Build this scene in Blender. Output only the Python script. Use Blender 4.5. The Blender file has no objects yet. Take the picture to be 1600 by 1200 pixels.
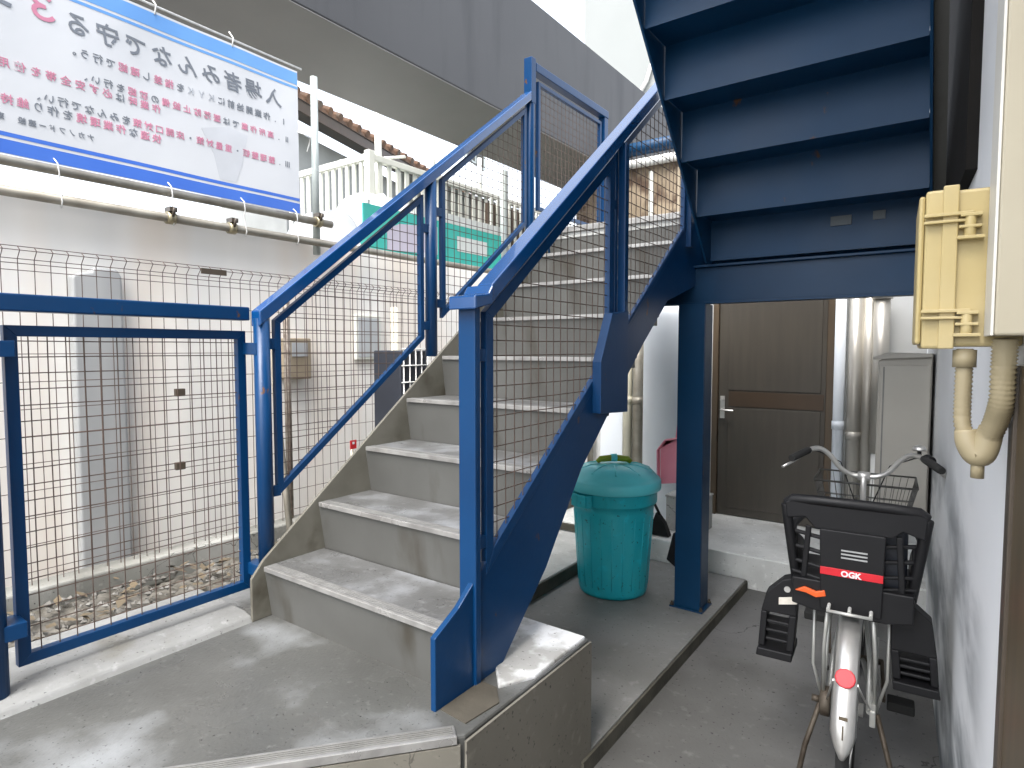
import bpy, bmesh, math, random
from mathutils import Vector, Matrix
random.seed(7)
R = math.radians
scene = bpy.context.scene
COL = scene.collection

# ------------------------------------------------------------------ camera
# world frame: X along the stair width (to the right), Y along the stair run, Z up, origin at the eye
cam_d = bpy.data.cameras.new('camera')
cam = bpy.data.objects.new('camera', cam_d)
COL.objects.link(cam)
cam_d.sensor_fit = 'HORIZONTAL'
cam_d.sensor_width = 36.0
cam_d.lens = 36.0 * 961.33 / 1600.0
cam_d.clip_start = 0.02
cam_d.clip_end = 2000
_r = Vector((0.81125093, 0.58469815, 0.0))
_u = Vector((-0.03339731, 0.04633775, 0.99836738))
_f = Vector((-0.58374356, 0.80992647, -0.05711889))
M = Matrix((( _r.x, _u.x, -_f.x, 0), (_r.y, _u.y, -_f.y, 0), (_r.z, _u.z, -_f.z, 0), (0, 0, 0, 1)))
cam.matrix_world = M
scene.camera = cam

# ------------------------------------------------------------------ light
SUN_EL, SUN_AZ = R(60), R(165)          # azimuth measured from +Y towards +X
w = bpy.data.worlds.new('World')
scene.world = w
w.use_nodes = True
nt = w.node_tree
bg = nt.nodes['Background']
sky = nt.nodes.new('ShaderNodeTexSky')
sky.sky_type = 'NISHITA'
sky.sun_disc = False
sky.sun_elevation = SUN_EL
sky.sun_rotation = SUN_AZ
sky.air_density = 1.0
sky.dust_density = 4.0
sky.ozone_density = 1.0
hs = nt.nodes.new('ShaderNodeHueSaturation')
hs.inputs['Saturation'].default_value = 0.38
nt.links.new(sky.outputs['Color'], hs.inputs['Color'])
nt.links.new(hs.outputs['Color'], bg.inputs['Color'])
bg.inputs['Strength'].default_value = 0.15
sl = bpy.data.lights.new('sun', 'SUN')
sl.energy = 0.6
sl.angle = R(40)
sl.color = (1.0, 0.97, 0.93)
sun = bpy.data.objects.new('sun', sl)
COL.objects.link(sun)
sd = Vector((math.sin(SUN_AZ) * math.cos(SUN_EL), math.cos(SUN_AZ) * math.cos(SUN_EL), math.sin(SUN_EL)))
sun.rotation_euler = sd.to_track_quat('Z', 'Y').to_euler()
scene.view_settings.view_transform = 'Standard'
scene.view_settings.look = 'None'
scene.view_settings.exposure = 2.3
scene.view_settings.gamma = 1.0
scene.cycles.max_bounces = 8
scene.cycles.diffuse_bounces = 5
scene.cycles.glossy_bounces = 4
scene.cycles.use_denoising = True

# ------------------------------------------------------------------ materials
def mat(name, c1, c2=None, scale=6.0, rough=0.6, rough2=None, metal=0.0, bump=0.0, bscale=60.0,
        stretch=(1, 1, 1), c3=None, s3=1.5, t3=(0.5, 0.65), stretch3=(1, 1, 1), spec=0.5, coat=0.0, detail=6.0,
        crack=None, pores=None, rust=None):
    m = bpy.data.materials.new(name)
    m.use_nodes = True
    n = m.node_tree
    b = n.nodes['Principled BSDF']
    b.inputs['Roughness'].default_value = rough
    b.inputs['Metallic'].default_value = metal
    b.inputs['Specular IOR Level'].default_value = spec
    b.inputs['Coat Weight'].default_value = coat
    if c2 is None:
        c2 = tuple(min(1, x * 0.82) for x in c1)
    tc = n.nodes.new('ShaderNodeTexCoord')
    def noise(sc, st, det=detail):
        mp = n.nodes.new('ShaderNodeMapping')
        mp.inputs['Scale'].default_value = st
        n.links.new(tc.outputs['Object'], mp.inputs['Vector'])
        x = n.nodes.new('ShaderNodeTexNoise')
        x.inputs['Scale'].default_value = sc
        x.inputs['Detail'].default_value = det
        n.links.new(mp.outputs['Vector'], x.inputs['Vector'])
        return x
    n1 = noise(scale, stretch)
    rp = n.nodes.new('ShaderNodeValToRGB')
    rp.color_ramp.elements[0].position = 0.32
    rp.color_ramp.elements[1].position = 0.68
    rp.color_ramp.elements[0].color = (*c2, 1)
    rp.color_ramp.elements[1].color = (*c1, 1)
    n.links.new(n1.outputs['Fac'], rp.inputs['Fac'])
    out = rp.outputs['Color']
    if c3 is not None:
        n3 = noise(s3, stretch3)
        r3 = n.nodes.new('ShaderNodeValToRGB')
        r3.color_ramp.elements[0].position = t3[0]
        r3.color_ramp.elements[1].position = t3[1]
        mx = n.nodes.new('ShaderNodeMixRGB')
        mx.inputs['Color2'].default_value = (*c3, 1)
        n.links.new(n3.outputs['Fac'], r3.inputs['Fac'])
        n.links.new(r3.outputs['Color'], mx.inputs['Fac'])
        n.links.new(out, mx.inputs['Color1'])
        out = mx.outputs['Color']
    def over(fac, col):
        mx_ = n.nodes.new('ShaderNodeMixRGB')
        mx_.inputs['Color2'].default_value = (*col, 1)
        n.links.new(fac, mx_.inputs['Fac']); n.links.new(out, mx_.inputs['Color1'])
        return mx_.outputs['Color']
    def step_(sock, a, b_):
        r_ = n.nodes.new('ShaderNodeMapRange')
        r_.inputs['From Min'].default_value = a; r_.inputs['From Max'].default_value = b_
        n.links.new(sock, r_.inputs['Value'])
        return r_.outputs['Result']
    if pores:
        out = over(step_(noise(pores, (1, 1, 1), 2).outputs['Fac'], 0.66, 0.74), tuple(x * 0.35 for x in c2))
        out = over(step_(noise(pores * 0.35, (1, 1, 1), 4).outputs['Fac'], 0.60, 0.85), tuple(min(1, x * 1.35) for x in c1))
    if crack:
        nd = noise(3.0, (1, 1, 1), 5)
        ad = n.nodes.new('ShaderNodeVectorMath'); ad.operation = 'MULTIPLY_ADD'
        ad.inputs[1].default_value = (0.5, 0.5, 0.5)
        n.links.new(nd.outputs['Color'], ad.inputs[0]); n.links.new(tc.outputs['Object'], ad.inputs[2])
        vo = n.nodes.new('ShaderNodeTexVoronoi'); vo.feature = 'DISTANCE_TO_EDGE'; vo.inputs['Scale'].default_value = crack
        n.links.new(ad.outputs['Vector'], vo.inputs['Vector'])
        out = over(step_(vo.outputs['Distance'], 0.0035 * crack, 0.0008 * crack), tuple(x * 0.55 for x in c2))
    if rust:
        n4 = noise(rust, (1, 1, 0.6), 8)
        out = over(step_(n4.outputs['Fac'], 0.70, 0.735), (0.085, 0.04, 0.02))
    n.links.new(out, b.inputs['Base Color'])
    if rough2 is not None:
        n2 = noise(scale * 0.6, (1, 1, 1))
        mr = n.nodes.new('ShaderNodeMapRange')
        mr.inputs['From Min'].default_value = 0.35
        mr.inputs['From Max'].default_value = 0.65
        mr.inputs['To Min'].default_value = rough
        mr.inputs['To Max'].default_value = rough2
        n.links.new(n2.outputs['Fac'], mr.inputs['Value'])
        n.links.new(mr.outputs['Result'], b.inputs['Roughness'])
    if bump:
        nb = noise(bscale, (1, 1, 1))
        bp = n.nodes.new('ShaderNodeBump')
        bp.inputs['Strength'].default_value = bump
        bp.inputs['Distance'].default_value = 0.01
        n.links.new(nb.outputs['Fac'], bp.inputs['Height'])
        n.links.new(bp.outputs['Normal'], b.inputs['Normal'])
    return m

MT = {}
MT['concrete'] = mat('floor_concrete', (0.095, 0.097, 0.092), (0.064, 0.065, 0.061), 2.6, 0.2, 0.55, bump=0.12, bscale=90,
                     c3=(0.20, 0.21, 0.215), s3=2.6, t3=(0.50, 0.68), pores=110)
MT['concrete_pale'] = mat('pale_concrete', (0.42, 0.43, 0.415), (0.32, 0.325, 0.31), 5, 0.7, bump=0.2, bscale=70, c3=(0.2, 0.19, 0.16), s3=4, t3=(0.58, 0.75), crack=0.9, pores=70)
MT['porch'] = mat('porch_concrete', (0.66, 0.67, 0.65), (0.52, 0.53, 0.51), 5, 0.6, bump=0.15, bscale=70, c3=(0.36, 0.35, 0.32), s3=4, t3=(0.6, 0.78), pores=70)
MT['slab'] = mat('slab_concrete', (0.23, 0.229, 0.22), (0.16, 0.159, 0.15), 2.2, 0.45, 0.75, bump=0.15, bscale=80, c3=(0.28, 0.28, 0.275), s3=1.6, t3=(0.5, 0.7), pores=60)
MT['concrete_dark'] = mat('damp_concrete', (0.25, 0.25, 0.225), (0.15, 0.15, 0.135), 3, 0.5, 0.8, bump=0.12, bscale=80, c3=(0.33, 0.33, 0.31), s3=1.8, t3=(0.52, 0.7), crack=0.75, pores=70)
MT['kerbface'] = mat('dark_kerb_face', (0.09, 0.085, 0.065), (0.045, 0.043, 0.034), 9, 0.9, bump=0.3)  # darker tone for the upright kerb faces
MT['kerbpale'] = mat('kerb_strip_concrete', (0.25, 0.255, 0.25), (0.185, 0.187, 0.18), 6, 0.6, bump=0.2, bscale=60, c3=(0.16, 0.155, 0.135), s3=5, t3=(0.6, 0.75), pores=80)
MT['mortar'] = mat('polished_mortar', (0.42, 0.42, 0.41), (0.30, 0.30, 0.285), 5, 0.08, 0.25, bump=0.1, bscale=12, c3=(0.74, 0.76, 0.78), s3=5.0, t3=(0.46, 0.56), pores=70)  # whitish blotches put a bright reflection into the mortar colour
MT['plaster'] = mat('beige_plaster', (0.165, 0.155, 0.130), (0.13, 0.122, 0.10), 3, 0.8, bump=0.08, bscale=40, pores=60, crack=0.8)
MT['plasterdark'] = mat('brown_mortar', (0.075, 0.066, 0.05), (0.05, 0.044, 0.033), 8, 0.8, bump=0.15)
MT['tread'] = mat('tread_concrete', (0.145, 0.148, 0.148), (0.088, 0.089, 0.087), 4, 0.22, 0.5, bump=0.12, bscale=110, c3=(0.22, 0.23, 0.24), s3=4, t3=(0.5, 0.68), pores=90)
MT['riser'] = mat('riser_paint', (0.108, 0.109, 0.102), (0.085, 0.085, 0.079), 3, 0.42, bump=0.03, c3=(0.055, 0.050, 0.040), s3=4, t3=(0.56, 0.74), stretch3=(1.5, 1, 0.5))
MT['greysteel'] = mat('olive_grey_steel', (0.16, 0.153, 0.127), (0.11, 0.105, 0.083), 6, 0.55, bump=0.04, c3=(0.06, 0.052, 0.036), s3=5, t3=(0.58, 0.75))
MT['nosing'] = mat('nosing_metal', (0.40, 0.395, 0.38), (0.26, 0.255, 0.245), 14, 0.26, 0.42, metal=0.5)
MT['nosetop'] = mat('nosing_tread_strip', (0.24, 0.24, 0.235), (0.17, 0.17, 0.165), 20, 0.3, 0.45, metal=0.3)
MT['groove'] = mat('nosing_groove', (0.18, 0.18, 0.17), None, 20, 0.6)
MT['blue'] = mat('blue_paint', (0.0013, 0.038, 0.120), (0.0011, 0.030, 0.098), 2.2, 0.28, 0.44, bump=0.05, bscale=45, spec=0.32, rust=16)
MT['bluegloss'] = mat('glossy_blue_handrail', (0.002, 0.052, 0.18), (0.002, 0.043, 0.15), 5, 0.16, 0.24, bump=0.02, bscale=120, coat=0.6)
MT['bluedark'] = mat('blue_paint_shade_tone', (0.0010, 0.034, 0.090), (0.0008, 0.027, 0.072), 1.8, 0.34, 0.5, bump=0.05, bscale=30, spec=0.28, rust=12)  # darker copy of the blue paint, with shade put into the colour
MT['wire'] = mat('brown_wire', (0.10, 0.065, 0.05), (0.06, 0.04, 0.03), 30, 0.6)
MT['wirepale'] = mat('galvanised_wire', (0.26, 0.235, 0.2), (0.14, 0.11, 0.09), 30, 0.5, metal=0.3)
MT['basketwire'] = mat('dark_basket_wire', (0.10, 0.10, 0.095), (0.06, 0.06, 0.055), 30, 0.4, metal=0.4)
MT['gapshade'] = mat('gap_shade_black', (0.012, 0.011, 0.010), None, 5, 0.9, spec=0.15)  # near-black tone standing in for shade beside the upper flight
MT['whitewall'] = mat('white_wall_paint', (0.86, 0.87, 0.87), (0.81, 0.825, 0.835), 1.6, 0.65, bump=0.05, bscale=120, c3=(0.52, 0.53, 0.53), s3=1.6, t3=(0.58, 0.85), stretch3=(1.2, 0.4, 0.5))
MT['backwall'] = mat('back_wall_paint', (0.62, 0.63, 0.62), (0.52, 0.53, 0.52), 2, 0.7, bump=0.04)
MT['palewall'] = mat('pale_render', (0.235, 0.25, 0.245), (0.22, 0.235, 0.23), 0.8, 0.7)
MT['hoarding'] = mat('cream_hoarding', (0.84, 0.81, 0.755), (0.72, 0.705, 0.67), 1.0, 0.35, 0.5, c3=(0.74, 0.67, 0.59), s3=1.7, t3=(0.48, 0.72), stretch3=(1, 1.6, 0.2), stretch=(1, 3.0, 0.25), detail=2)  # peach and grey streaks put blurred reflections into the wall colour
MT['reflectprint'] = mat('grey_reflection_and_print', (0.40, 0.405, 0.40), (0.29, 0.30, 0.30), 2, 0.4, stretch=(1, 2, .4), detail=2)  # grey of the blurred reflection form, also used for printed caution lines
MT['patchgrey'] = mat('dim_grey_patch', (0.065, 0.085, 0.10), None, 8, 0.5)
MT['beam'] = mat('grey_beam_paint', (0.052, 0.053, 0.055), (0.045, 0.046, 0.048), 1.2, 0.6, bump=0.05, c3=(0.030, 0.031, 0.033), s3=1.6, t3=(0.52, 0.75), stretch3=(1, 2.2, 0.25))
MT['soffit'] = mat('grey_soffit_paint', (0.215, 0.208, 0.19), (0.19, 0.185, 0.17), 1.2, 0.6, bump=0.02)
MT['pipe'] = mat('scaffold_steel', (0.36, 0.34, 0.29), (0.24, 0.22, 0.18), 9, 0.42, 0.6, metal=0.55, bump=0.05)
MT['galv'] = mat('galvanised_post', (0.44, 0.48, 0.46), (0.36, 0.40, 0.385), 8, 0.5, metal=0.3)
MT['clamp'] = mat('clamp_steel', (0.45, 0.40, 0.26), (0.2, 0.17, 0.11), 20, 0.4, metal=0.7)
MT['cord'] = mat('white_cord', (0.75, 0.75, 0.72), None, 30, 0.7)
MT['vinyl'] = mat('white_vinyl', (0.56, 0.575, 0.59), (0.52, 0.535, 0.55), 1.2, 0.35, detail=2, bump=0.5, bscale=3.5)
MT['bannerblue'] = mat('banner_blue', (0.045, 0.13, 0.50), (0.06, 0.16, 0.54), 2.0, 0.35)
MT['bannersky'] = mat('banner_light_blue', (0.14, 0.33, 0.64), (0.11, 0.27, 0.58), 2.0, 0.35)
MT['vink'] = mat('banner_dark_ink', (0.17, 0.19, 0.22), None, 3, 0.5)
MT['vpink'] = mat('banner_pink_ink', (0.58, 0.22, 0.32), None, 3, 0.5)
MT['vghost'] = mat('banner_faded_ink', (0.40, 0.425, 0.46), None, 3, 0.5)
MT['vpale'] = mat('banner_pale_mark', (0.54, 0.56, 0.585), None, 3, 0.5)
MT['balc'] = mat('balcony_white', (0.72, 0.73, 0.66), (0.66, 0.67, 0.60), 3, 0.45)
MT['housewall'] = mat('house_grey_wall', (0.34, 0.35, 0.34), (0.27, 0.28, 0.27), 2, 0.8)
MT['dark'] = mat('dark_opening', (0.05, 0.048, 0.042), (0.03, 0.03, 0.027), 3, 0.5)
MT['tile'] = mat('brown_roof_tile', (0.17, 0.092, 0.052), (0.085, 0.05, 0.032), 7, 0.7, bump=0.1, c3=(0.10, 0.09, 0.075), s3=4, t3=(0.55, 0.7))
MT['teal'] = mat('teal_sheet', (0.05, 0.55, 0.45), (0.045, 0.48, 0.40), 2, 0.5)
MT['lav'] = mat('lavender_board', (0.66, 0.60, 0.68), (0.60, 0.55, 0.63), 1.5, 0.6)
MT['signwhite'] = mat('white_board', (0.76, 0.78, 0.74), (0.70, 0.72, 0.68), 5, 0.6)
MT['tarp'] = mat('white_tarpaulin', (0.86, 0.86, 0.85), (0.78, 0.78, 0.78), 3, 0.7, bump=0.3, bscale=8)
MT['ochre'] = mat('weathered_ochre', (0.27, 0.215, 0.15), (0.17, 0.13, 0.085), 2.5, 0.85, c3=(0.07, 0.042, 0.025), s3=3.0, t3=(0.50, 0.60), bump=0.3, bscale=12)
MT['bin'] = mat('turquoise_plastic', (0.014, 0.50, 0.60), (0.012, 0.45, 0.54), 3, 0.34, 0.5, bump=0.02, c3=(0.045, 0.53, 0.60), s3=5, t3=(0.52, 0.72), stretch3=(1, 1, 0.4), pores=45)
MT['lid'] = mat('turquoise_lid', (0.14, 0.74, 0.82), (0.12, 0.68, 0.76), 4, 0.36, bump=0.02)  # paler than the body, with light from above put into the colour
MT['green'] = mat('yellow_green_plastic', (0.32, 0.42, 0.03), (0.24, 0.33, 0.02), 8, 0.4)
MT['pink'] = mat('pink_plastic', (0.88, 0.34, 0.42), (0.82, 0.29, 0.37), 6, 0.4)
MT['door'] = mat('brown_door', (0.068, 0.060, 0.048), (0.056, 0.049, 0.040), 4, 0.4, stretch=(6, 6, 0.6))
MT['doorframe'] = mat('brown_door_frame', (0.095, 0.068, 0.042), (0.07, 0.05, 0.032), 6, 0.4, stretch=(4, 4, .5))
MT['doorrail'] = mat('dark_door_rail', (0.06, 0.038, 0.022), None, 6, 0.4)
MT['jamb'] = mat('bronze_jamb', (0.11, 0.078, 0.042), (0.075, 0.056, 0.032), 6, 0.4, stretch=(4, 4, .5))
MT['jambdark'] = mat('bronze_jamb_edge', (0.07, 0.055, 0.04), None, 6, 0.4)
MT['stainless'] = mat('stainless_cover', (0.55, 0.53, 0.48), (0.42, 0.40, 0.36), 5, 0.34, 0.5, metal=0.7, stretch=(1, 1, 0.3))
MT['pvc'] = mat('white_pipe', (0.74, 0.74, 0.70), None, 5, 0.4)
MT['cream'] = mat('cream_pipe', (0.60, 0.58, 0.46), (0.52, 0.50, 0.40), 5, 0.45)
MT['tank'] = mat('white_duct', (0.74, 0.79, 0.84), (0.68, 0.73, 0.78), 2, 0.5)
MT['cabinet'] = mat('grey_beige_cabinet', (0.37, 0.355, 0.315), (0.33, 0.315, 0.275), 3, 0.5)
MT['yellow'] = mat('yellowed_plastic', (0.46, 0.365, 0.165), (0.41, 0.325, 0.142), 5, 0.42, c3=(0.48, 0.40, 0.22), s3=3, t3=(0.45, 0.7))
MT['trunk'] = mat('beige_trunking', (0.41, 0.37, 0.275), (0.375, 0.335, 0.245), 3, 0.45)
MT['trunkside'] = mat('pale_trunking', (0.72, 0.70, 0.63), None, 3, 0.45)
MT['conduit'] = mat('beige_conduit', (0.38, 0.32, 0.20), (0.31, 0.26, 0.155), 5, 0.5)
MT['black'] = mat('black_plastic', (0.007, 0.007, 0.008), (0.005, 0.005, 0.006), 6, 0.45, 0.6, spec=0.35)
MT['navyblack'] = mat('navy_black_plastic', (0.02, 0.024, 0.034), (0.014, 0.017, 0.025), 6, 0.38, 0.5)
MT['rubber'] = mat('black_rubber', (0.02, 0.02, 0.019), None, 8, 0.8)
MT['silver'] = mat('silver_alloy', (0.70, 0.69, 0.66), (0.58, 0.57, 0.54), 9, 0.28, 0.4, metal=0.75)
MT['frame'] = mat('silver_frame_paint', (0.50, 0.50, 0.47), (0.42, 0.42, 0.39), 6, 0.35, metal=0.4)
MT['rusty'] = mat('rusty_steel', (0.11, 0.092, 0.07), (0.06, 0.045, 0.032), 25, 0.6, metal=0.5)
MT['red'] = mat('red_plastic', (0.62, 0.018, 0.03), (0.52, 0.013, 0.022), 9, 0.35)
MT['redtag'] = mat('red_sign', (0.72, 0.03, 0.035), None, 5, 0.5)
MT['orange'] = mat('orange_plastic', (0.80, 0.12, 0.02), None, 8, 0.4)
MT['sticker'] = mat('white_sticker', (0.70, 0.66, 0.58), (0.6, 0.56, 0.48), 40, 0.6)
MT['ink'] = mat('white_ink', (0.85, 0.85, 0.85), None, 5, 0.5)
MT['rubble'] = mat('rubble_soil', (0.16, 0.15, 0.13), (0.06, 0.055, 0.044), 16, 0.95, bump=0.8, bscale=30)
MT['stone'] = mat('pale_stone', (0.19, 0.185, 0.17), (0.085, 0.08, 0.07), 12, 0.9, bump=0.3)
MT['leaf'] = mat('dry_leaf', (0.13, 0.10, 0.06), (0.075, 0.06, 0.04), 10, 0.8)
MT['asphalt'] = mat('yard_ground', (0.130, 0.129, 0.123), (0.092, 0.091, 0.086), 2.2, 0.6, 0.85, bump=0.15, bscale=80, c3=(0.17, 0.17, 0.168), s3=1.1, t3=(0.5, 0.7), crack=0.6, pores=60)
MT['brown'] = mat('brown_box', (0.30, 0.25, 0.18), (0.24, 0.2, 0.14), 5, 0.6)
MT['greyglass'] = mat('grey_panel', (0.42, 0.44, 0.45), (0.36, 0.38, 0.39), 3, 0.4)

def wall_stains(m):
    # mildew that has grown on the lower wall beside the parked bicycle
    n = m.node_tree
    b = n.nodes['Principled BSDF']
    src = b.inputs['Base Color'].links[0].from_socket
    tc = n.nodes.new('ShaderNodeTexCoord')
    sp = n.nodes.new('ShaderNodeSeparateXYZ')
    n.links.new(tc.outputs['Object'], sp.inputs['Vector'])
    def rng(sock, a, b_):
        r = n.nodes.new('ShaderNodeMapRange'); r.interpolation_type = 'SMOOTHSTEP'
        r.inputs['From Min'].default_value = a; r.inputs['From Max'].default_value = b_
        n.links.new(sock, r.inputs['Value'])
        return r.outputs['Result']
    mp = n.nodes.new('ShaderNodeMapping'); mp.inputs['Scale'].default_value = (1, 0.55, 1.5)
    n.links.new(tc.outputs['Object'], mp.inputs['Vector'])
    nz = n.nodes.new('ShaderNodeTexNoise'); nz.inputs['Scale'].default_value = 2.0; nz.inputs['Detail'].default_value = 7
    n.links.new(mp.outputs['Vector'], nz.inputs['Vector'])
    cur = rng(nz.outputs['Fac'], 0.40, 0.62)
    for q in (rng(sp.outputs['Z'], -0.25, -0.85), rng(sp.outputs['Y'], 1.55, 2.1)):
        mu = n.nodes.new('ShaderNodeMath'); mu.operation = 'MULTIPLY'
        n.links.new(cur, mu.inputs[0]); n.links.new(q, mu.inputs[1]); cur = mu.outputs[0]
    mx = n.nodes.new('ShaderNodeMixRGB'); mx.inputs['Color2'].default_value = (0.16, 0.18, 0.19, 1)
    n.links.new(cur, mx.inputs['Fac']); n.links.new(src, mx.inputs['Color1'])
    n.links.new(mx.outputs['Color'], b.inputs['Base Color'])
wall_stains(MT['whitewall'])

# ------------------------------------------------------------------ mesh helpers
class MB:
    def __init__(s):
        s.bm = bmesh.new()
        s.sm = []
    def poly(s, vs, fs):
        v = [s.bm.verts.new(p) for p in vs]
        r = []
        for f in fs:
            try:
                r.append(s.bm.faces.new([v[i] for i in f]))
            except ValueError:
                pass
        return r
    def box(s, x0, x1, y0, y1, z0, z1):
        vs = [(x, y, z) for z in (z0, z1) for y in (y0, y1) for x in (x0, x1)]
        s.poly(vs, [(0, 2, 3, 1), (4, 5, 7, 6), (0, 1, 5, 4), (2, 6, 7, 3), (0, 4, 6, 2), (1, 3, 7, 5)])
        return s
    def prism(s, pts, axis, a0, a1):
        # pts: 2-D outline; axis 'x' -> (y,z), 'y' -> (x,z), 'z' -> (x,y)
        def p3(p, a):
            return {'x': (a, p[0], p[1]), 'y': (p[0], a, p[1]), 'z': (p[0], p[1], a)}[axis]
        n = len(pts)
        vs = [p3(p, a0) for p in pts] + [p3(p, a1) for p in pts]
        s.poly(vs, [tuple(range(n)), tuple(range(2 * n - 1, n - 1, -1))] + [(i, (i + 1) % n, n + (i + 1) % n, n + i) for i in range(n)])
        return s
    def bar(s, p0, p1, wd, ht, up=(0, 0, 1)):
        # rectangular bar between two points; wd across, ht along 'up'
        a, b = Vector(p0), Vector(p1)
        d = (b - a).normalized()
        u = Vector(up)
        sd_ = d.cross(u)
        if sd_.length < 1e-5:
            sd_ = d.cross(Vector((1, 0, 0)))
        sd_.normalize()
        u = sd_.cross(d).normalized()
        c = [(-1, -1), (1, -1), (1, 1), (-1, 1)]
        vs = [a + sd_ * (i * wd / 2) + u * (j * ht / 2) for i, j in c] + [b + sd_ * (i * wd / 2) + u * (j * ht / 2) for i, j in c]
        s.poly(vs, [(0, 1, 2, 3), (7, 6, 5, 4), (0, 4, 5, 1), (1, 5, 6, 2), (2, 6, 7, 3), (3, 7, 4, 0)])
        return s
    def tube(s, pts, r, n=10, closed=False, caps=True):
        pts = [Vector(p) for p in pts]
        m = len(pts)
        rs = r if isinstance(r, (list, tuple)) else [r] * m
        rings = []
        prev = None
        for i, p in enumerate(pts):
            if closed:
                t = pts[(i + 1) % m] - pts[i - 1]
            else:
                t = pts[min(i + 1, m - 1)] - pts[max(i - 1, 0)]
            t.normalize()
            if prev is None:
                a = t.orthogonal().normalized()
            else:
                a = prev - t * prev.dot(t)
                if a.length < 1e-6:
                    a = t.orthogonal()
                a.normalize()
            prev = a
            b = t.cross(a)
            rings.append([s.bm.verts.new(p + (a * math.cos(2 * math.pi * k / n) + b * math.sin(2 * math.pi * k / n)) * rs[i]) for k in range(n)])
        fs = []
        for i in range(m if closed else m - 1):
            A, B = rings[i], rings[(i + 1) % m]
            for k in range(n):
                try:
                    fs.append(s.bm.faces.new((A[k], A[(k + 1) % n], B[(k + 1) % n], B[k])))
                except ValueError:
                    pass
        if caps and not closed:
            s.bm.faces.new(list(reversed(rings[0])))
            s.bm.faces.new(rings[-1])
        for f in fs:
            f.smooth = True
        return s
    def lathe(s, prof, c, n=36, axis='z', smooth=True, capb=True, capt=True):
        c = Vector(c)
        rings = []
        for (r, z) in prof:
            ring = []
            for k in range(n):
                a = 2 * math.pi * k / n
                x, y = r * math.cos(a), r * math.sin(a)
                v = {'z': (x, y, z), 'x': (z, x, y), 'y': (x, z, -y)}[axis]
                ring.append(s.bm.verts.new(c + Vector(v)))
            rings.append(ring)
        for A, B in zip(rings, rings[1:]):
            for k in range(n):
                f = s.bm.faces.new((A[k], A[(k + 1) % n], B[(k + 1) % n], B[k]))
                f.smooth = smooth
        if capb:
            s.bm.faces.new(list(reversed(rings[0])))
        if capt:
            s.bm.faces.new(rings[-1])
        return s
    def wires(s, ps, r):
        for a, b in ps:
            a, b = Vector(a), Vector(b)
            j = 0.0016 * min(1.0, (b - a).length / 0.5)
            m1 = [a.lerp(b, t_) + Vector((random.uniform(-j, j), random.uniform(-j, j), random.uniform(-j, j))) for t_ in (0.33, 0.67)]
            s.tube([a, *m1, b], r, 5, caps=False)
        return s
    def build(s, name, m, parent=None, bevel=0.0, seg=2):
        me = bpy.data.meshes.new(name)
        bmesh.ops.recalc_face_normals(s.bm, faces=s.bm.faces)
        s.bm.to_mesh(me)
        s.bm.free()
        me.materials.append(MT[m] if isinstance(m, str) else m)
        o = bpy.data.objects.new(name, me)
        COL.objects.link(o)
        if parent is not None:
            root = parent
            off = Vector((0, 0, 0))
            while root is not None:
                off += root.location
                root = root.parent
            o.parent = parent
            if not parent.get('_local'):
                me.transform(Matrix.Translation(-off))
        if bevel:
            b = o.modifiers.new('bevel', 'BEVEL')
            b.width = bevel
            b.segments = seg
            b.limit_method = 'ANGLE'
            b.angle_limit = R(40)
        return o

def tag(o, label, cat, group=None, kind=None):
    o['label'] = label
    o['category'] = cat
    if group:
        o['group'] = group
    if kind:
        o['kind'] = kind
    return o
def thing(name, label, cat, loc, group=None):
    o = bpy.data.objects.new(name, None)
    o.empty_display_size = 0.05
    COL.objects.link(o)
    o.location = loc
    return tag(o, label, cat, group)
def struct(name, mb, m, bevel=0.0, label=None, kind='structure'):
    o = mb.build(name, m, None, bevel)
    o['kind'] = kind
    if label:
        o['label'] = label
    return o
def arc(c, r, a0, a1, n, plane='xz'):
    out = []
    for i in range(n + 1):
        a = a0 + (a1 - a0) * i / n
        x, y = r * math.cos(a), r * math.sin(a)
        out.append({'xz': (c[0] + x, c[1], c[2] + y), 'yz': (c[0], c[1] + x, c[2] + y), 'xy': (c[0] + x, c[1] + y, c[2])}[plane])
    return out

def text_bm(mb, s, size, mtx, offset=0.0, shear=0.0, extrude=0.0006, align='CENTER'):
    cu = bpy.data.curves.new('lettering', 'FONT')
    cu.body = s
    cu.size = size
    cu.align_x = align
    cu.offset = offset
    cu.shear = shear
    cu.extrude = extrude
    cu.resolution_u = 3
    ob = bpy.data.objects.new('lettering', cu)
    COL.objects.link(ob)
    dg = bpy.context.evaluated_depsgraph_get()
    dg.update()
    me = bpy.data.meshes.new_from_object(ob.evaluated_get(dg))
    me.transform(mtx)
    mb.bm.from_mesh(me)
    bpy.data.meshes.remove(me)
    bpy.data.objects.remove(ob)
    bpy.data.curves.remove(cu)

# ------------------------------------------------------------------ stair numbers
GZ = -1.565                      # yard ground
PZ = -1.07                       # lower platform
NY, NZ = 1.3675, -0.862          # first nosing
RUN, RISE = 0.262, 0.2055
LX, RX = -2.20, -1.23            # inner faces of the stringers
def nose(i):
    return NY + RUN * i, NZ + RISE * i
LAND = NZ + RISE * 8             # landing level

# ------------------------------------------------------------------ ground and platform
def side_wall_x(y):
    return 0.191 - 0.0684 * y
g = MB(); g.box(-60, 60, -60, 60, GZ - 0.3, GZ); struct('ground', g, 'asphalt')
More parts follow.
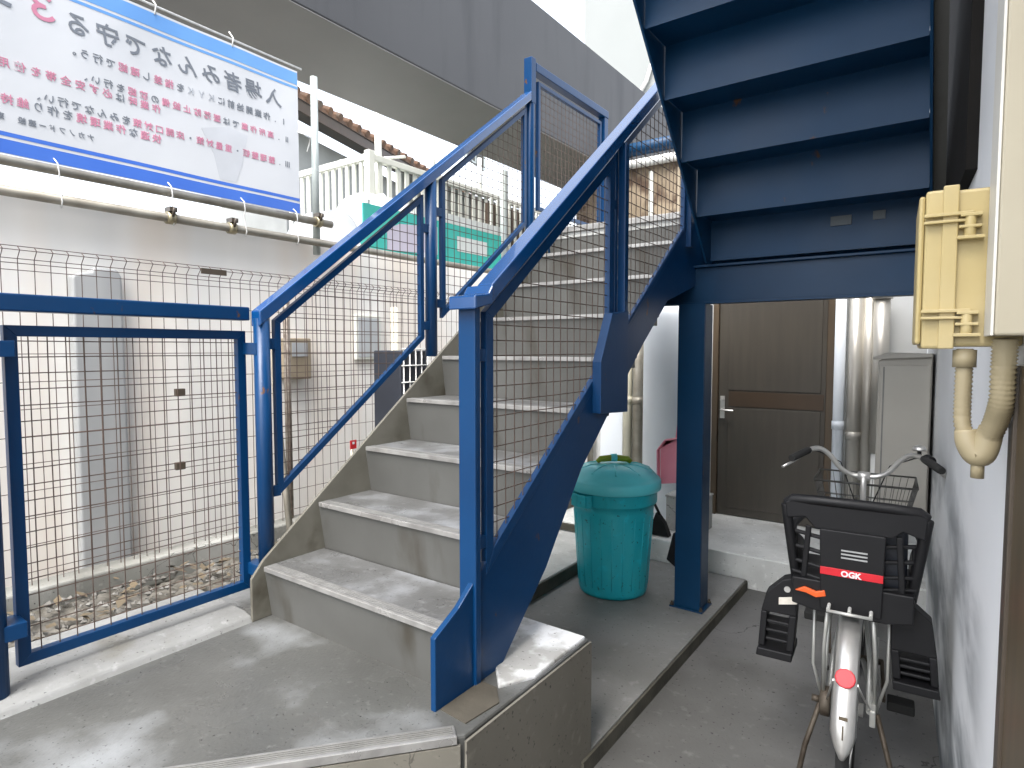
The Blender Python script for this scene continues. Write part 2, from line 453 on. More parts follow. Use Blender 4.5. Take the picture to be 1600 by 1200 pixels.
# beside the stair: slightly higher floor that carries the bin
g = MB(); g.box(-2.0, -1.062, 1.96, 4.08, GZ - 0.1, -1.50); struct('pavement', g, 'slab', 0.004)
g = MB(); g.box(-1.058, -1.048, 1.90, 4.07, GZ - 0.05, -1.503); struct('kerb', g, 'kerbface')
g = MB(); g.box(-3.2, -2.004, 2.86, 4.07, GZ - 0.1, -1.415); struct('pavement', g, 'concrete_pale', 0.006)
g = MB(); g.box(-2.000, -1.992, 2.87, 4.07, -1.497, -1.42); struct('kerb', g, 'kerbface')
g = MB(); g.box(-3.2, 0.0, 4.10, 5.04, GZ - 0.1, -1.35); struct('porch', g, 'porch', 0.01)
g = MB(); g.box(-3.2, -1.9, 4.075, 4.098, -1.41, -1.36); struct('kerb', g, 'kerbface')

plat = [(-1.07, 1.97), (-2.62, 1.97), (-2.62, -0.55), (-1.079 - 1.32, 1.249 - 1.545), (-1.079, 1.249), (-1.07, 1.262)]
plat = [(-1.07, 1.97), (-2.62, 1.97), (-2.62, -0.60), (-2.50, -0.414), (-1.079, 1.249), (-1.07, 1.262)]
g = MB(); g.prism(plat, 'z', GZ - 0.1, PZ); struct('platform', g, 'concrete', 0.008)
# rendered side and riser faces of the platform
g = MB(); g.box(-1.066, -1.058, 1.255, 1.972, GZ - 0.05, PZ - 0.012); struct('platform_side', g, 'plaster')
d = Vector((-1.421 + 0.0, -1.664, 0)).normalized()
nrm = Vector((d.y * -1, d.x, 0))
nrm = Vector((0.760, -0.650, 0)).normalized()
p0 = Vector((-1.079, 1.249, 0)); p1 = Vector((-2.50, -0.414, 0))
g = MB(); g.bar(p0 + nrm * 0.008 + Vector((0, 0, -1.19)), p1 + nrm * 0.008 + Vector((0, 0, -1.19)), 0.012, 0.20); struct('platform_riser', g, 'plaster')
# lower step, mostly below the picture
q = [(p0 + nrm * 0.0), (p0 + nrm * 0.30), (p1 + nrm * 0.30), (p1)]
g = MB(); g.prism([(v.x, v.y) for v in q], 'z', GZ - 0.05, -1.27); struct('step', g, 'concrete', 0.008)
# metal nosing on the platform edge
t = thing('step_nosing', 'grooved metal nosing strip on the diagonal front edge of the concrete platform', 'nosing', (-1.4, 0.85, PZ))
g = MB(); g.bar(p0 + nrm * 0.004 + (p1 - p0) * 0.004 + Vector((0, 0, PZ - 0.005)) - nrm * 0.022, p1 + nrm * 0.004 + Vector((0, 0, PZ - 0.005)) - nrm * 0.022, 0.052, 0.024)
g.build('strip', 'nosetop', t, 0.003)
g = MB(); g.bar(p0 + nrm * 0.0105 + (p1 - p0) * 0.004 + Vector((0, 0, PZ - 0.004)), p1 + nrm * 0.0105 + Vector((0, 0, PZ - 0.004)), 0.005, 0.023); g.build('lip', 'nosing', t, 0.001)
g = MB()
for k in range(4):
    oo = nrm * (0.004 - 0.034 + 0.008 * k) + Vector((0, 0, PZ + 0.0085))
    g.bar(p0 + (p1 - p0) * 0.008 + oo, p1 + oo, 0.003, 0.0035)
g.build('groove', 'groove', t)
# kerb strip under the mesh gate
g = MB(); g.prism([(-2.62, PZ - 0.02), (-2.19, PZ - 0.02), (-2.215, PZ + 0.022), (-2.26, PZ + 0.034), (-2.62, PZ + 0.04)], 'y', -0.6, 1.32)
struct('kerb_strip', g, 'kerbpale', 0.008)
# smooth mortar beside the stair foot
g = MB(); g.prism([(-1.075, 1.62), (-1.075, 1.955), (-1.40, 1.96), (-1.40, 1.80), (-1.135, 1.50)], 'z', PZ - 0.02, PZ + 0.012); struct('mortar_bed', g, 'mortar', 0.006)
g = MB(); g.prism([(-1.205, 1.31), (-1.10, 1.30), (-1.085, 1.44), (-1.14, 1.50), (-1.205, 1.50)], 'z', PZ - 0.02, PZ + 0.004); struct('brown_patch', g, 'plasterdark')  # flat dark brown patch at the stair foot
# rubble strip between platform and hoarding
g = MB()
nx, ny = 34, 110
vs = []
for j in range(ny + 1):
    for i in range(nx + 1):
        x = -3.62 + 1.02 * i / nx; y = -0.6 + 6.2 * j / ny
        vs.append((x, y, -1.165 + random.uniform(-0.022, 0.022) + 0.03 * math.sin(3.1 * y + 2 * x)))
f = [(j * (nx + 1) + i, j * (nx + 1) + i + 1, (j + 1) * (nx + 1) + i + 1, (j + 1) * (nx + 1) + i) for j in range(ny) for i in range(nx)]
g.poly(vs, f)
struct('soil', g, 'rubble')
g = MB(); g.box(-3.62, -2.61, -0.6, 5.6, GZ - 0.05, -1.22); struct('soil_bed', g, 'rubble')
g = MB()
for k in range(1100):
    x = random.uniform(-3.24, -2.66); y = random.uniform(-0.1, 4.5); s_ = random.uniform(0.006, 0.024)
    c = Vector((x, y, -1.135 + s_ * 0.3))
    dirs = [Vector((1, 0, 0)), Vector((0, 1, 0)), Vector((-1, 0, 0)), Vector((0, -1, 0)), Vector((0, 0, 0.7)), Vector((0, 0, -0.7))]
    vv = [c + dd * s_ * random.uniform(0.6, 1.2) + Vector((random.uniform(-1, 1), random.uniform(-1, 1), random.uniform(-.5, .5))) * s_ * 0.35 for dd in dirs]
    g.poly(vv, [(0, 1, 4), (1, 2, 4), (2, 3, 4), (3, 0, 4), (1, 0, 5), (2, 1, 5), (3, 2, 5), (0, 3, 5)])
o = struct('rubble', g, 'stone', kind='stuff'); tag(o, 'loose pale stones and rubble on the soil behind the mesh gate', 'rubble')
g = MB()
for k in range(260):
    x = random.uniform(-3.25, -2.64); y = random.uniform(-0.1, 4.0); s_ = random.uniform(0.015, 0.045)
    a = random.uniform(0, 6.28); e1 = Vector((math.cos(a), math.sin(a), random.uniform(-.3, .5))) * s_; e2 = Vector((-math.sin(a), math.cos(a), random.uniform(-.3, .5))) * s_ * 0.5
    c = Vector((x, y, -1.115 + random.uniform(0, 0.02)))
    g.poly([c - e1, c + e2, c + e1, c - e2], [(0, 1, 2, 3)])
o = struct('leaf_litter', g, 'leaf', kind='stuff'); tag(o, 'dry brown leaves scattered over the rubble behind the gate', 'leaves')

# ------------------------------------------------------------------ first staircase
st = thing('staircase', 'grey steel staircase with concrete filled treads rising from the platform to the landing', 'staircase', (-1.68, 1.37, PZ))
for i in range(8):
    y, z = nose(i)
    g = MB(); g.box(LX, RX, y + 0.017, y + RUN + 0.026, z - 0.05, z - 0.001)
    tr = g.build('tread', 'tread', st, 0.003)
    g = MB(); g.box(LX + 0.012, RX, y - 0.008, y + 0.004, z - 0.016, z + 0.003)
    ns = g.build('nosing', 'nosing', tr, 0.002)
    g = MB(); g.box(LX + 0.012, RX, y + 0.0042, y + 0.045, z - 0.018, z + 0.0025); g.build('strip', 'nosetop', tr)
    g = MB()
    for k in range(3):
        g.box(LX + 0.02, RX, y + 0.013 + 0.009 * k, y + 0.0165 + 0.009 * k, z + 0.001, z + 0.0032)
    g.build('groove', 'groove', tr)
for i in range(9):
    y, z = nose(i)
    zb = PZ if i == 0 else z - RISE
    g = MB()
    g.prism([(y + 0.004, z - 0.0185), (y + 0.016, z - 0.0185), (y + 0.046, zb - 0.005), (y + 0.032, zb - 0.005)], 'x', LX, RX)
    g.build('riser', 'riser', st)
# top nosing of the landing edge
g = MB(); y, z = nose(8); g.box(LX + 0.012, RX, y - 0.008, y + 0.012, z - 0.034, z + 0.002); g.build('nosing', 'nosing', st, 0.003)
# stringers
yt = 3.46
zl = lambda y: NZ + 0.02 + RISE / RUN * (y - NY)
g = MB(); g.prism([(1.315, PZ), (1.315, -0.90), (NY, zl(NY) + 0.004), (yt, zl(yt)), (yt, zl(yt) - 0.45), (1.62, PZ), ], 'x', LX - 0.014, LX)
g.build('stringer', 'greysteel', st, 0.003)['label'] = 'grey left stringer plate with bare steel edge'
g = MB(); g.prism([(1.292, -1.085), (1.292, -0.849), (1.398, -0.794), (3.63, 0.940), (3.63, 0.40), (3.044, 0.246), (2.734, 0.013), (2.158, -0.483), (1.897, -0.811), (1.60, -1.085)], 'x', RX + 0.001, RX + 0.021)
sg = g.build('stringer', 'blue', st, 0.003)
sg['label'] = 'deep blue right stringer plate'
g = MB(); g.prism([(2.24, -0.053), (2.34, 0.149), (2.496, 0.165), (2.496, -0.278), (2.24, -0.265)], 'x', RX + 0.0215, RX + 0.062)
g.build('bracket', 'blue', sg, 0.003)
# ------------------------------------------------------------------ mesh panels helper (plane x = const)
def clip_poly(poly, axis, val):
    # interval of a convex polygon (y,z) on the line axis==val
    hits = []
    n = len(poly)
    for i in range(n):
        a, b = poly[i], poly[(i + 1) % n]
        if (a[axis] - val) * (b[axis] - val) < 0:
            t_ = (val - a[axis]) / (b[axis] - a[axis])
            hits.append(a[1 - axis] + t_ * (b[1 - axis] - a[1 - axis]))
    return (min(hits), max(hits)) if len(hits) >= 2 else None
def mesh_panel(poly, x, parent, fw=0.026, fd=0.026, step=0.05, wr=0.0019, wire='wire', fmat='blue', name='mesh_panel'):
    g = MB()
    n = len(poly)
    cy = sum(p[0] for p in poly) / n; cz = sum(p[1] for p in poly) / n
    # frame of mitred flat prisms
    inn = []
    for i in range(n):
        a = Vector(poly[i - 1]); b = Vector(poly[i]); c = Vector(poly[(i + 1) % n])
        d1 = (b - a).normalized(); d2 = (c - b).normalized()
        n1 = Vector((-d1.y, d1.x)); n2 = Vector((-d2.y, d2.x))
        if n1.dot(Vector((cy, cz)) - b) < 0: n1 = -n1
        if n2.dot(Vector((cy, cz)) - b) < 0: n2 = -n2
        bis = (n1 + n2); bis = bis / max(0.2, (1 + n1.dot(n2)))
        inn.append(b + bis * fw)
    for i in range(n):
        j = (i + 1) % n
        g.prism([poly[i], poly[j], tuple(inn[j]), tuple(inn[i])], 'x', x - fd / 2, x + fd / 2)
    p = g.build(name, fmat, parent, 0.0015)
    ws = []
    ys = [v[0] for v in inn]; zs = [v[1] for v in inn]
    pl = [tuple(v) for v in inn]
    v = min(ys) + step * 0.6
    while v < max(ys):
        h = clip_poly(pl, 0, v)
        if h: ws.append(((x + wr, v, h[0] - 0.004), (x + wr, v, h[1] + 0.004)))
        v += step
    v = min(zs) + step * 0.6
    while v < max(zs):
        h = clip_poly(pl, 1, v)
        if h: ws.append(((x - wr, h[0] - 0.004, v), (x - wr, h[1] + 0.004, v)))
        v += step
    gw = MB(); gw.wires(ws, wr)
    gw.build('wire', wire, p)
    return p

# ------------------------------------------------------------------ right railing
RRX = -1.205
def rz(y):                          # top of the right handrail
    return 0.159 + 0.795 * (y - 1.475)
rr = thing('stair_railing', 'blue railing with mesh panels along the right side of the lower flight', 'railing', (RRX, 1.48, PZ), 'blue stair railings')
g = MB(); g.box(RRX - 0.062, RRX + 0.006, 1.469, 1.497, -1.075, 0.133); g.build('post', 'blue', rr, 0.004)
g = MB(); g.box(RRX - 0.003, RRX + 0.034, 2.459, 2.495, -0.255, 0.88); g.build('post', 'blue', rr, 0.004)
g = MB(); g.box(RRX - 0.030, RRX - 0.004, 2.440, 2.466, 0.10, 0.86); g.build('post', 'blue', rr, 0.003)
g = MB(); g.box(RRX - 0.03, RRX + 0.024, 3.29, 3.33, 0.55, 1.54); g.build('post', 'blue', rr, 0.004)
g = MB(); g.prism([(1.528, rz(1.528)), (1.528, rz(1.528) - 0.060), (3.5, rz(3.5) - 0.060), (3.5, rz(3.5))], 'x', RRX - 0.034, RRX + 0.030)
g.prism([(1.438, 0.161), (1.438, 0.119), (1.528, 0.140), (1.5279, rz(1.528)), (1.505, 0.170)], 'x', RRX - 0.074, RRX + 0.034)
g.build('handrail', 'bluegloss', rr, 0.005)
zt = lambda y: rz(y) - 0.090
zb = lambda y: -0.794 + 0.777 * (y - 1.398) - 0.042
MXR = RX + 0.011
mesh_panel([(1.535, zb(1.535)), (2.424, zb(2.424)), (2.424, zt(2.424)), (1.535, zt(1.535))], MXR, rr, 0.038, 0.024)
mesh_panel([(2.510, zb(2.510)), (3.285, zb(3.285)), (3.285, zt(3.285)), (2.510, zt(2.510))], MXR, rr, 0.026, 0.024)
for yy, zz in ((1.518, -0.02), (1.518, -0.62), (2.432, 0.62)):
    g = MB(); g.box(RRX - 0.028, RRX - 0.004, yy - 0.014, yy + 0.018, zz - 0.02, zz + 0.02); g.build('bracket', 'blue', rr, 0.002)

# ------------------------------------------------------------------ left railing
LRX = -2.245
def lz(y):
    return 0.150 + 0.778 * (y - 1.40)
lr = thing('stair_railing', 'blue railing with tubular posts along the left side of the lower flight', 'railing', (LRX, 1.4, PZ), 'blue stair railings')
for (yy, z0, z1) in ((1.41, -0.97, 0.12), (2.39, -0.04, 0.88)):
    g = MB(); g.tube([(LRX, yy, z0), (LRX, yy, z1)], 0.031, 20); g.build('post', 'blue', lr)
g = MB(); g.box(LRX - 0.03, LRX + 0.03, 3.285, 3.335, 1.55, 1.83); g.tube([(LRX, 3.31, 0.60), (LRX, 3.31, 1.56)], 0.030, 20); g.build('post', 'blue', lr, 0.003)
g = MB(); g.prism([(1.385, lz(1.385) + 0.01), (1.385, lz(1.385) - 0.05), (3.285, lz(3.285) - 0.055), (3.285, lz(3.285))], 'x', LRX - 0.032, LRX + 0.032)
g.build('handrail', 'bluegloss', lr, 0.005)
zt = lambda y: lz(y) - 0.082
zb = lambda y: zl(y) + 0.125
mesh_panel([(1.462, zb(1.462) + 0.04), (2.325, zb(2.325) + 0.02), (2.325, zt(2.325)), (1.462, zt(1.462))], LRX, lr, 0.026, 0.026)
mesh_panel([(2.465, zb(2.465) + 0.02), (3.255, zb(3.255) + 0.02), (3.255, zt(3.255)), (2.465, zt(2.465))], LRX, lr, 0.026, 0.026)
for yy, zz in ((1.445, 0.02), (1.445, -0.58), (2.345, 0.12), (2.345, 0.62), (2.44, 0.24), (2.44, 0.72)):
    g = MB(); g.box(LRX - 0.012, LRX + 0.012, yy - 0.03, yy + 0.03, zz - 0.022, zz + 0.022); g.build('bracket', 'blue', lr, 0.002)
# landing rail at the head of the stair
hr = thing('landing_railing', 'blue mesh railing on the far side of the landing behind the tall post', 'railing', (LRX, 3.8, LAND), 'blue stair railings')
g = MB(); g.box(LRX - 0.03, LRX + 0.03, 3.337, 4.34, 1.755, 1.81); g.build('handrail', 'blue', hr, 0.004)
g = MB(); g.box(LRX - 0.028, LRX + 0.028, 4.28, 4.335, 0.76, 1.754); g.build('post', 'blue', hr, 0.003)
mesh_panel([(3.39, 0.90), (4.26, 0.90), (4.26, 1.715), (3.39, 1.715)], LRX, hr, 0.024, 0.026)

# ------------------------------------------------------------------ mesh gate panel on the platform
GX = -2.345
gr = thing('platform_railing', 'blue framed square mesh panel standing on the platform left of the stair', 'railing', (GX, 1.0, PZ), 'blue stair railings')
g = MB(); g.box(GX + 0.005, GX + 0.065, -0.62, 1.384, 0.112, 0.165); g.build('handrail', 'blue', gr, 0.005)
g = MB(); g.tube([(GX + 0.06, 0.545, -1.04), (GX + 0.06, 0.545, 0.112)], 0.031, 20); g.build('post', 'blue', gr)
mesh_panel([(0.612, -0.99), (1.392, -0.985), (1.392, 0.072), (0.612, 0.072)], GX, gr, 0.034, 0.03)
mesh_panel([(-0.55, -0.99), (0.535, -0.985), (0.535, 0.072), (-0.55, 0.072)], GX, gr, 0.034, 0.03)
for yy, zz in ((0.565, 0.0), (0.565, -0.85)):
    g = MB(); g.box(GX - 0.008, GX + 0.085, yy - 0.045, yy + 0.055, zz - 0.024, zz + 0.024); g.build('bracket', 'blue', gr, 0.002)
for zz in (0.0, -0.90):
    g = MB(); g.box(GX - 0.010, GX + 0.11, 1.378, 1.43, zz - 0.024, zz + 0.024); g.build('bracket', 'blue', gr, 0.002)

# ------------------------------------------------------------------ landing, column, upper flight
UL, UR = -1.12, -0.115             # upper flight left and right
ld = thing('stair_landing', 'blue steel landing with a deep edge beam at the head of the lower flight', 'landing', (-1.2, 3.95, LAND))
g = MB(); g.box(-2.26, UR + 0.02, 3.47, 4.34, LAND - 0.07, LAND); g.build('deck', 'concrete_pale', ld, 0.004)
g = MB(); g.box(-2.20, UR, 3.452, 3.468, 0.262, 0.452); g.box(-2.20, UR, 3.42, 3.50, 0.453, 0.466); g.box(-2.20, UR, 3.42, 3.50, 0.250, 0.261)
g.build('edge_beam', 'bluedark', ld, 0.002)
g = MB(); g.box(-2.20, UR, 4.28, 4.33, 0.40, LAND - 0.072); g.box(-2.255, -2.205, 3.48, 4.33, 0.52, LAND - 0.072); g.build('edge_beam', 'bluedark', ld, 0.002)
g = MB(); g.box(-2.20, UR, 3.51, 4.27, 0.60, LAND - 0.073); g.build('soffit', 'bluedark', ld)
cl = thing('steel_column', 'blue steel column standing on the floor under the landing beam', 'column', (-1.21, 3.47, -1.5))
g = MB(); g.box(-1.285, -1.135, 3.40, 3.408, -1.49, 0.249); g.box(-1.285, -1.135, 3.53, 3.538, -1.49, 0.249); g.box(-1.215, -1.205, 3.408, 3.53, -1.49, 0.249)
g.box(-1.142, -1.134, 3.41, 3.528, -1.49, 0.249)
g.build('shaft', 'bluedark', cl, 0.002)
g = MB(); g.box(-1.31, -1.115, 3.385, 3.555, -1.50, -1.490); g.build('base_plate', 'bluedark', cl, 0.002)

for bx_, by_ in ((-1.298, 3.395), (-1.127, 3.395), (-1.298, 3.545), (-1.127, 3.545)):
    g = MB(); g.lathe([(0.011, 0), (0.011, 0.010), (0.006, 0.011), (0.006, 0.022)], (bx_, by_, -1.4898), 6, smooth=False); g.build('bolt', 'rusty', cl)
uf = thing('upper_staircase', 'dark blue steel flight overhead seen from below climbing towards the viewer', 'staircase', (-0.6, 3.4, LAND))
edges = [(3.398, 0.480)] + [(3.165 - 0.2235 * k, 0.694 + 0.2215 * k) for k in range(11)]
for k in range(len(edges) - 1):
    (ya, za), (yb, zb_) = edges[k], edges[k + 1]
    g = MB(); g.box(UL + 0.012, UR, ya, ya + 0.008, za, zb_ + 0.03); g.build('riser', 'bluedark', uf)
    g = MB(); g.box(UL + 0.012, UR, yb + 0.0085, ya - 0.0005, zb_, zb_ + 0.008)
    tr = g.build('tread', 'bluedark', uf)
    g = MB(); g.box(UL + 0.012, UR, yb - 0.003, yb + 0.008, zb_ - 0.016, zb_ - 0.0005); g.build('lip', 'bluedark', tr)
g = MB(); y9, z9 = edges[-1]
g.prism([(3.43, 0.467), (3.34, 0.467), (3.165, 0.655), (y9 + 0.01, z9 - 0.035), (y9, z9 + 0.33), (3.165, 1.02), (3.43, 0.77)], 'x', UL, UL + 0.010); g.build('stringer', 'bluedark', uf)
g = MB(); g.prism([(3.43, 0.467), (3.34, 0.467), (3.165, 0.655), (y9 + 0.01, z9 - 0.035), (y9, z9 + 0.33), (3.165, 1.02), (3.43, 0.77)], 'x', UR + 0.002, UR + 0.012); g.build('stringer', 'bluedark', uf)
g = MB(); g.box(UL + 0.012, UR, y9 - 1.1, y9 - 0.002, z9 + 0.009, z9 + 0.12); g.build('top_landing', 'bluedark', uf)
# stringer flange, seen as a grey strip next to the wall
g = MB()
a = Vector((UR + 0.035, 3.40, 0.50)); b = Vector((UR + 0.035, y9, z9)); g.bar(a, b, 0.044, 0.012, (0, 0.7, 0.7)); g.build('flange', 'riser', uf)
# pale labels stuck under a tread
g = MB(); g.box(-0.50, -0.42, 3.1645, 3.1655 + 0.0, 0.60, 0.64); g.bm.clear(); g.box(-0.52, -0.43, 3.390, 3.3975, 0.60, 0.645); g.build('patch', 'patchgrey', uf)
g = MB(); g.box(-0.34, -0.29, 3.390, 3.3975, 0.61, 0.65); g.build('patch', 'patchgrey', uf)

# ------------------------------------------------------------------ building: right wall and back wall
def wall_pts(y0, y1, t):
    return [(side_wall_x(y0), y0), (side_wall_x(y1), y1), (side_wall_x(y1) + t, y1 + 0.02), (side_wall_x(y0) + t, y0 + 0.02)]
rw = MB(); rw.prism(wall_pts(-1.6, 5.06, 0.25), 'z', GZ, 4.2)
rwo = rw.build('side_wall', 'whitewall'); tag(rwo, 'white painted wall with grey mildew stains beside the bicycle', 'wall')
bw = MB(); bw.prism([(-3.25, GZ), (-0.16, GZ), (-0.16, LAND - 0.04), (-1.66, LAND - 0.04), (-1.66, 0.43), (-3.25, 0.43)], 'y', 5.06, 5.28); bwo = bw.build('back_wall', 'backwall'); tag(bwo, 'pale wall behind the bin, pipes and brown door', 'wall')
# bronze door jamb at the right edge
jb = thing('door_jamb', 'bronze brown door jamb on the white wall at the right edge', 'door frame', (0.10, 1.2, GZ))
g = MB(); g.prism([(side_wall_x(1.425) - 0.012, 1.425), (side_wall_x(1.425) + 0.05, 1.428), (side_wall_x(1.38) + 0.05, 1.383), (side_wall_x(1.38) - 0.012, 1.38)], 'z', GZ, -0.03); g.build('edge', 'jambdark', jb, 0.002)
g = MB(); g.prism([(side_wall_x(1.38) - 0.006, 1.379), (side_wall_x(1.38) + 0.05, 1.379), (side_wall_x(0.5) + 0.05, 0.5), (side_wall_x(0.5) - 0.006, 0.5)], 'z', GZ, -0.03); g.build('frame', 'jamb', jb, 0.002)

# ------------------------------------------------------------------ door at the back
dr = thing('door', 'brown door with lever handle and dark middle rail in the shaded back wall', 'door', (-1.16, 5.05, -1.35))
g = MB(); g.box(-1.60, -1.555, 5.0, 5.058, -1.35, 0.70); g.box(-0.765, -0.715, 5.0, 5.058, -1.35, 0.70); g.box(-1.554, -0.766, 5.0, 5.058, 0.65, 0.70); g.build('frame', 'doorframe', dr, 0.004)
g = MB(); g.box(-1.552, -0.768, 5.022, 5.056, -1.345, 0.648); lf = g.build('leaf', 'door', dr, 0.003)
g = MB(); g.box(-1.47, -0.78, 5.016, 5.0215, -0.46, -0.34); g.build('middle_rail', 'doorrail', lf, 0.002)
g = MB(); g.box(-1.475, -0.80, 5.015, 5.0215, -0.33, 0.60); g.box(-1.475, -0.80, 5.015, 5.0215, -1.28, -0.47); g.build('panel', 'door', lf, 0.004)
g = MB(); g.box(-1.535, -1.50, 5.012, 5.0215, -0.56, -0.38); g.lathe([(0.014, 0), (0.014, 0.02)], (-1.518, 4.995, -0.41), 14, 'y'); g.tube([(-1.518, 5.012, -0.49), (-1.518, 4.975, -0.49), (-1.505, 4.97, -0.49), (-1.42, 4.97, -0.492)], 0.008, 8); g.build('handle', 'silver', dr, 0.001)

# ------------------------------------------------------------------ pipes at the back
def pipe(name, x, y, r, z0, z1, m, label, cat='pipe', group=None, joints=()):
    t = thing(name, label, cat, (x, y, z0), group)
    g = MB(); g.tube([(x, y, z0), (x, y, z1)], r, 20); g.build('tube', m, t)
    for z in joints:
        g = MB(); g.tube([(x, y, z - 0.03), (x, y, z + 0.03)], r + 0.005, 20); g.build('joint', m, t)
    return t
pipe('downpipe', -0.675, 4.96, 0.036, -1.35, 0.6, 'tank', 'white painted pipe next to the brown door', group='metal downpipes by the door', joints=(-0.55,))
pipe('downpipe', -0.578, 4.97, 0.046, -1.35, 0.6, 'stainless', 'wide stainless cover pipe in the middle of the three by the door', group='metal downpipes by the door', joints=(-0.62,))
t = thing('downpipe', 'slim pipe with stainless upper sleeve and white lower half beside the grey cabinet', 'pipe', (-0.42, 4.92, -1.35), 'metal downpipes by the door')
g = MB(); g.tube([(-0.42, 4.92, -0.72), (-0.42, 4.92, 0.39)], 0.050, 20); g.tube([(-0.42, 4.92, 0.34), (-0.42, 4.92, 0.36)], 0.062, 20); g.build('sleeve', 'stainless', t)
g = MB(); g.tube([(-0.42, 4.92, -1.35), (-0.42, 4.92, -0.721)], 0.040, 20); g.build('tube', 'pvc', t)
pipe('drain_pipe', -0.50, 5.0, 0.05, -1.35, 0.7, 'stainless', 'dull steel pipe half hidden between the sleeved pipe and the wide pipe')
# white round duct with domed top behind the column
g = MB(); g.lathe([(0.20, -1.35), (0.20, 0.24), (0.19, 0.31), (0.155, 0.37), (0.09, 0.41), (0.0001, 0.42)], (-1.90, 4.82, 0), 40)
o = g.build('round_duct', 'tank'); tag(o, 'white round duct with domed top standing behind the blue column', 'duct')
pipe('wall_pipe', -2.235, 4.98, 0.045, -1.35, 0.6, 'pipe', 'dull grey brown pipe just left of the white round duct', joints=(-0.45,))
pipe('wall_pipe', -2.34, 4.99, 0.040, -1.35, 0.6, 'cream', 'cream pipe on the pale wall between grey pipe and white board', joints=(-0.45,))
g = MB(); g.box(-2.62, -2.40, 5.02, 5.055, -1.34, 0.3); o = g.build('white_board', 'tank', None, 0.004); tag(o, 'plain white board on the wall behind the bin lid', 'board')
pipe('wall_pipe', -2.70, 4.98, 0.028, -1.35, 0.2, 'pipe', 'thin dark pipe behind the bin at the edge of the blue stringer')
# grey cabinet on the side wall
cx1 = side_wall_x(4.1) - 0.01
cb = thing('meter_cabinet', 'tall grey beige metal cabinet with sloped top on the wall behind the bicycle', 'cabinet', (-0.2, 4.1, -0.7))
g = MB(); g.prism([(-0.352, -1.02), (cx1, -1.02), (cx1, -0.035), (-0.30, -0.03), (-0.352, -0.07)], 'y', 4.0, 4.36); bd = g.build('body', 'cabinet', cb, 0.006)
g = MB(); g.box(-0.34, cx1 - 0.005, 3.985, 3.999, -1.0, -0.09); dd = g.build('door', 'cabinet', cb, 0.004)
g = MB(); g.box(-0.325, -0.318, 3.982, 3.9845, -0.98, -0.10); g.build('seam', 'groove', dd)
g = MB(); g.prism([(-0.375, -0.045), (-0.375, -0.06), (cx1 + 0.0, -0.045), (cx1 + 0.0, -0.028), (-0.31, -0.022)], 'y', 3.97, 4.37); g.build('cap', 'cabinet', cb, 0.003)

wc = MB(); wc.prism([(side_wall_x(2.30) - 0.03, 2.30), (side_wall_x(2.30) + 0.01, 2.30), (side_wall_x(4.2) + 0.01, 4.2), (side_wall_x(4.2) - 0.03, 4.2)], 'z', 0.53, 3.6)  # added dark panel that paints the shade in the gap by the flight
tag(wc.build('gap_shade_panel', 'gapshade', None, 0.003), 'added black panel for the shaded gap between white wall and upper flight', 'shade panel')
# ------------------------------------------------------------------ yellow junction box, trunking, conduits on the side wall
ang = math.atan(0.0684)
def wloc(y, out, z):                # point on the wall at y, 'out' metres proud of it
    n_ = Vector((-math.cos(ang), -math.sin(ang), 0))
    return Vector((side_wall_x(y), y, z)) + n_ * out
def wbox(g, y0, y1, o0, o1, z0, z1):
    pts = [wloc(y0, o0, 0), wloc(y0, o1, 0), wloc(y1, o1, 0), wloc(y1, o0, 0)]
    g.prism([(p.x, p.y) for p in pts], 'z', z0, z1)
jx = thing('junction_box', 'yellowed plastic junction box with two side clips on the white wall', 'junction box', tuple(wloc(1.5, 0, 0.0)))
g = MB(); wbox(g, 1.40, 1.62, 0.0, 0.112, 0.004, 0.288); g.build('body', 'yellow', jx, 0.006)
g = MB(); wbox(g, 1.398, 1.622, 0.1125, 0.150, 0.0, 0.291); wbox(g, 1.405, 1.615, 0.1502, 0.160, 0.008, 0.284); lidp = g.build('lid', 'yellow', jx, 0.007)
g = MB(); wbox(g, 1.391, 1.402, 0.100, 0.124, 0.0, 0.296); g.build('rim', 'yellow', lidp, 0.002)
for z in (0.068, 0.242):
    g = MB(); wbox(g, 1.384, 1.398, 0.078, 0.152, z - 0.002, z + 0.004); wbox(g, 1.384, 1.398, 0.085, 0.152, z - 0.014, z - 0.009)
    wbox(g, 1.380, 1.399, 0.066, 0.100, z - 0.026, z - 0.021); wbox(g, 1.380, 1.399, 0.066, 0.098, z - 0.006, z + 0.0); wbox(g, 1.378, 1.399, 0.062, 0.102, z - 0.046, z - 0.040)
    pc = wloc(1.389, 0.083, z - 0.045); g.tube([tuple(pc), (pc.x, pc.y, z)], 0.009, 10)
    g.build('clip', 'yellow', jx, 0.001)
tk = thing('cable_trunking', 'tall beige cable trunking running up the wall beside the yellowed box', 'trunking', tuple(wloc(1.3, 0, 0.017)))
g = MB(); wbox(g, 1.30, 1.395, 0.0, 0.052, 0.022, 4.0); g.build('cover', 'trunk', tk, 0.004)
g = MB(); wbox(g, 1.303, 1.392, 0.0525, 0.057, 0.022, 4.0); g.build('edge', 'trunkside', tk, 0.001)
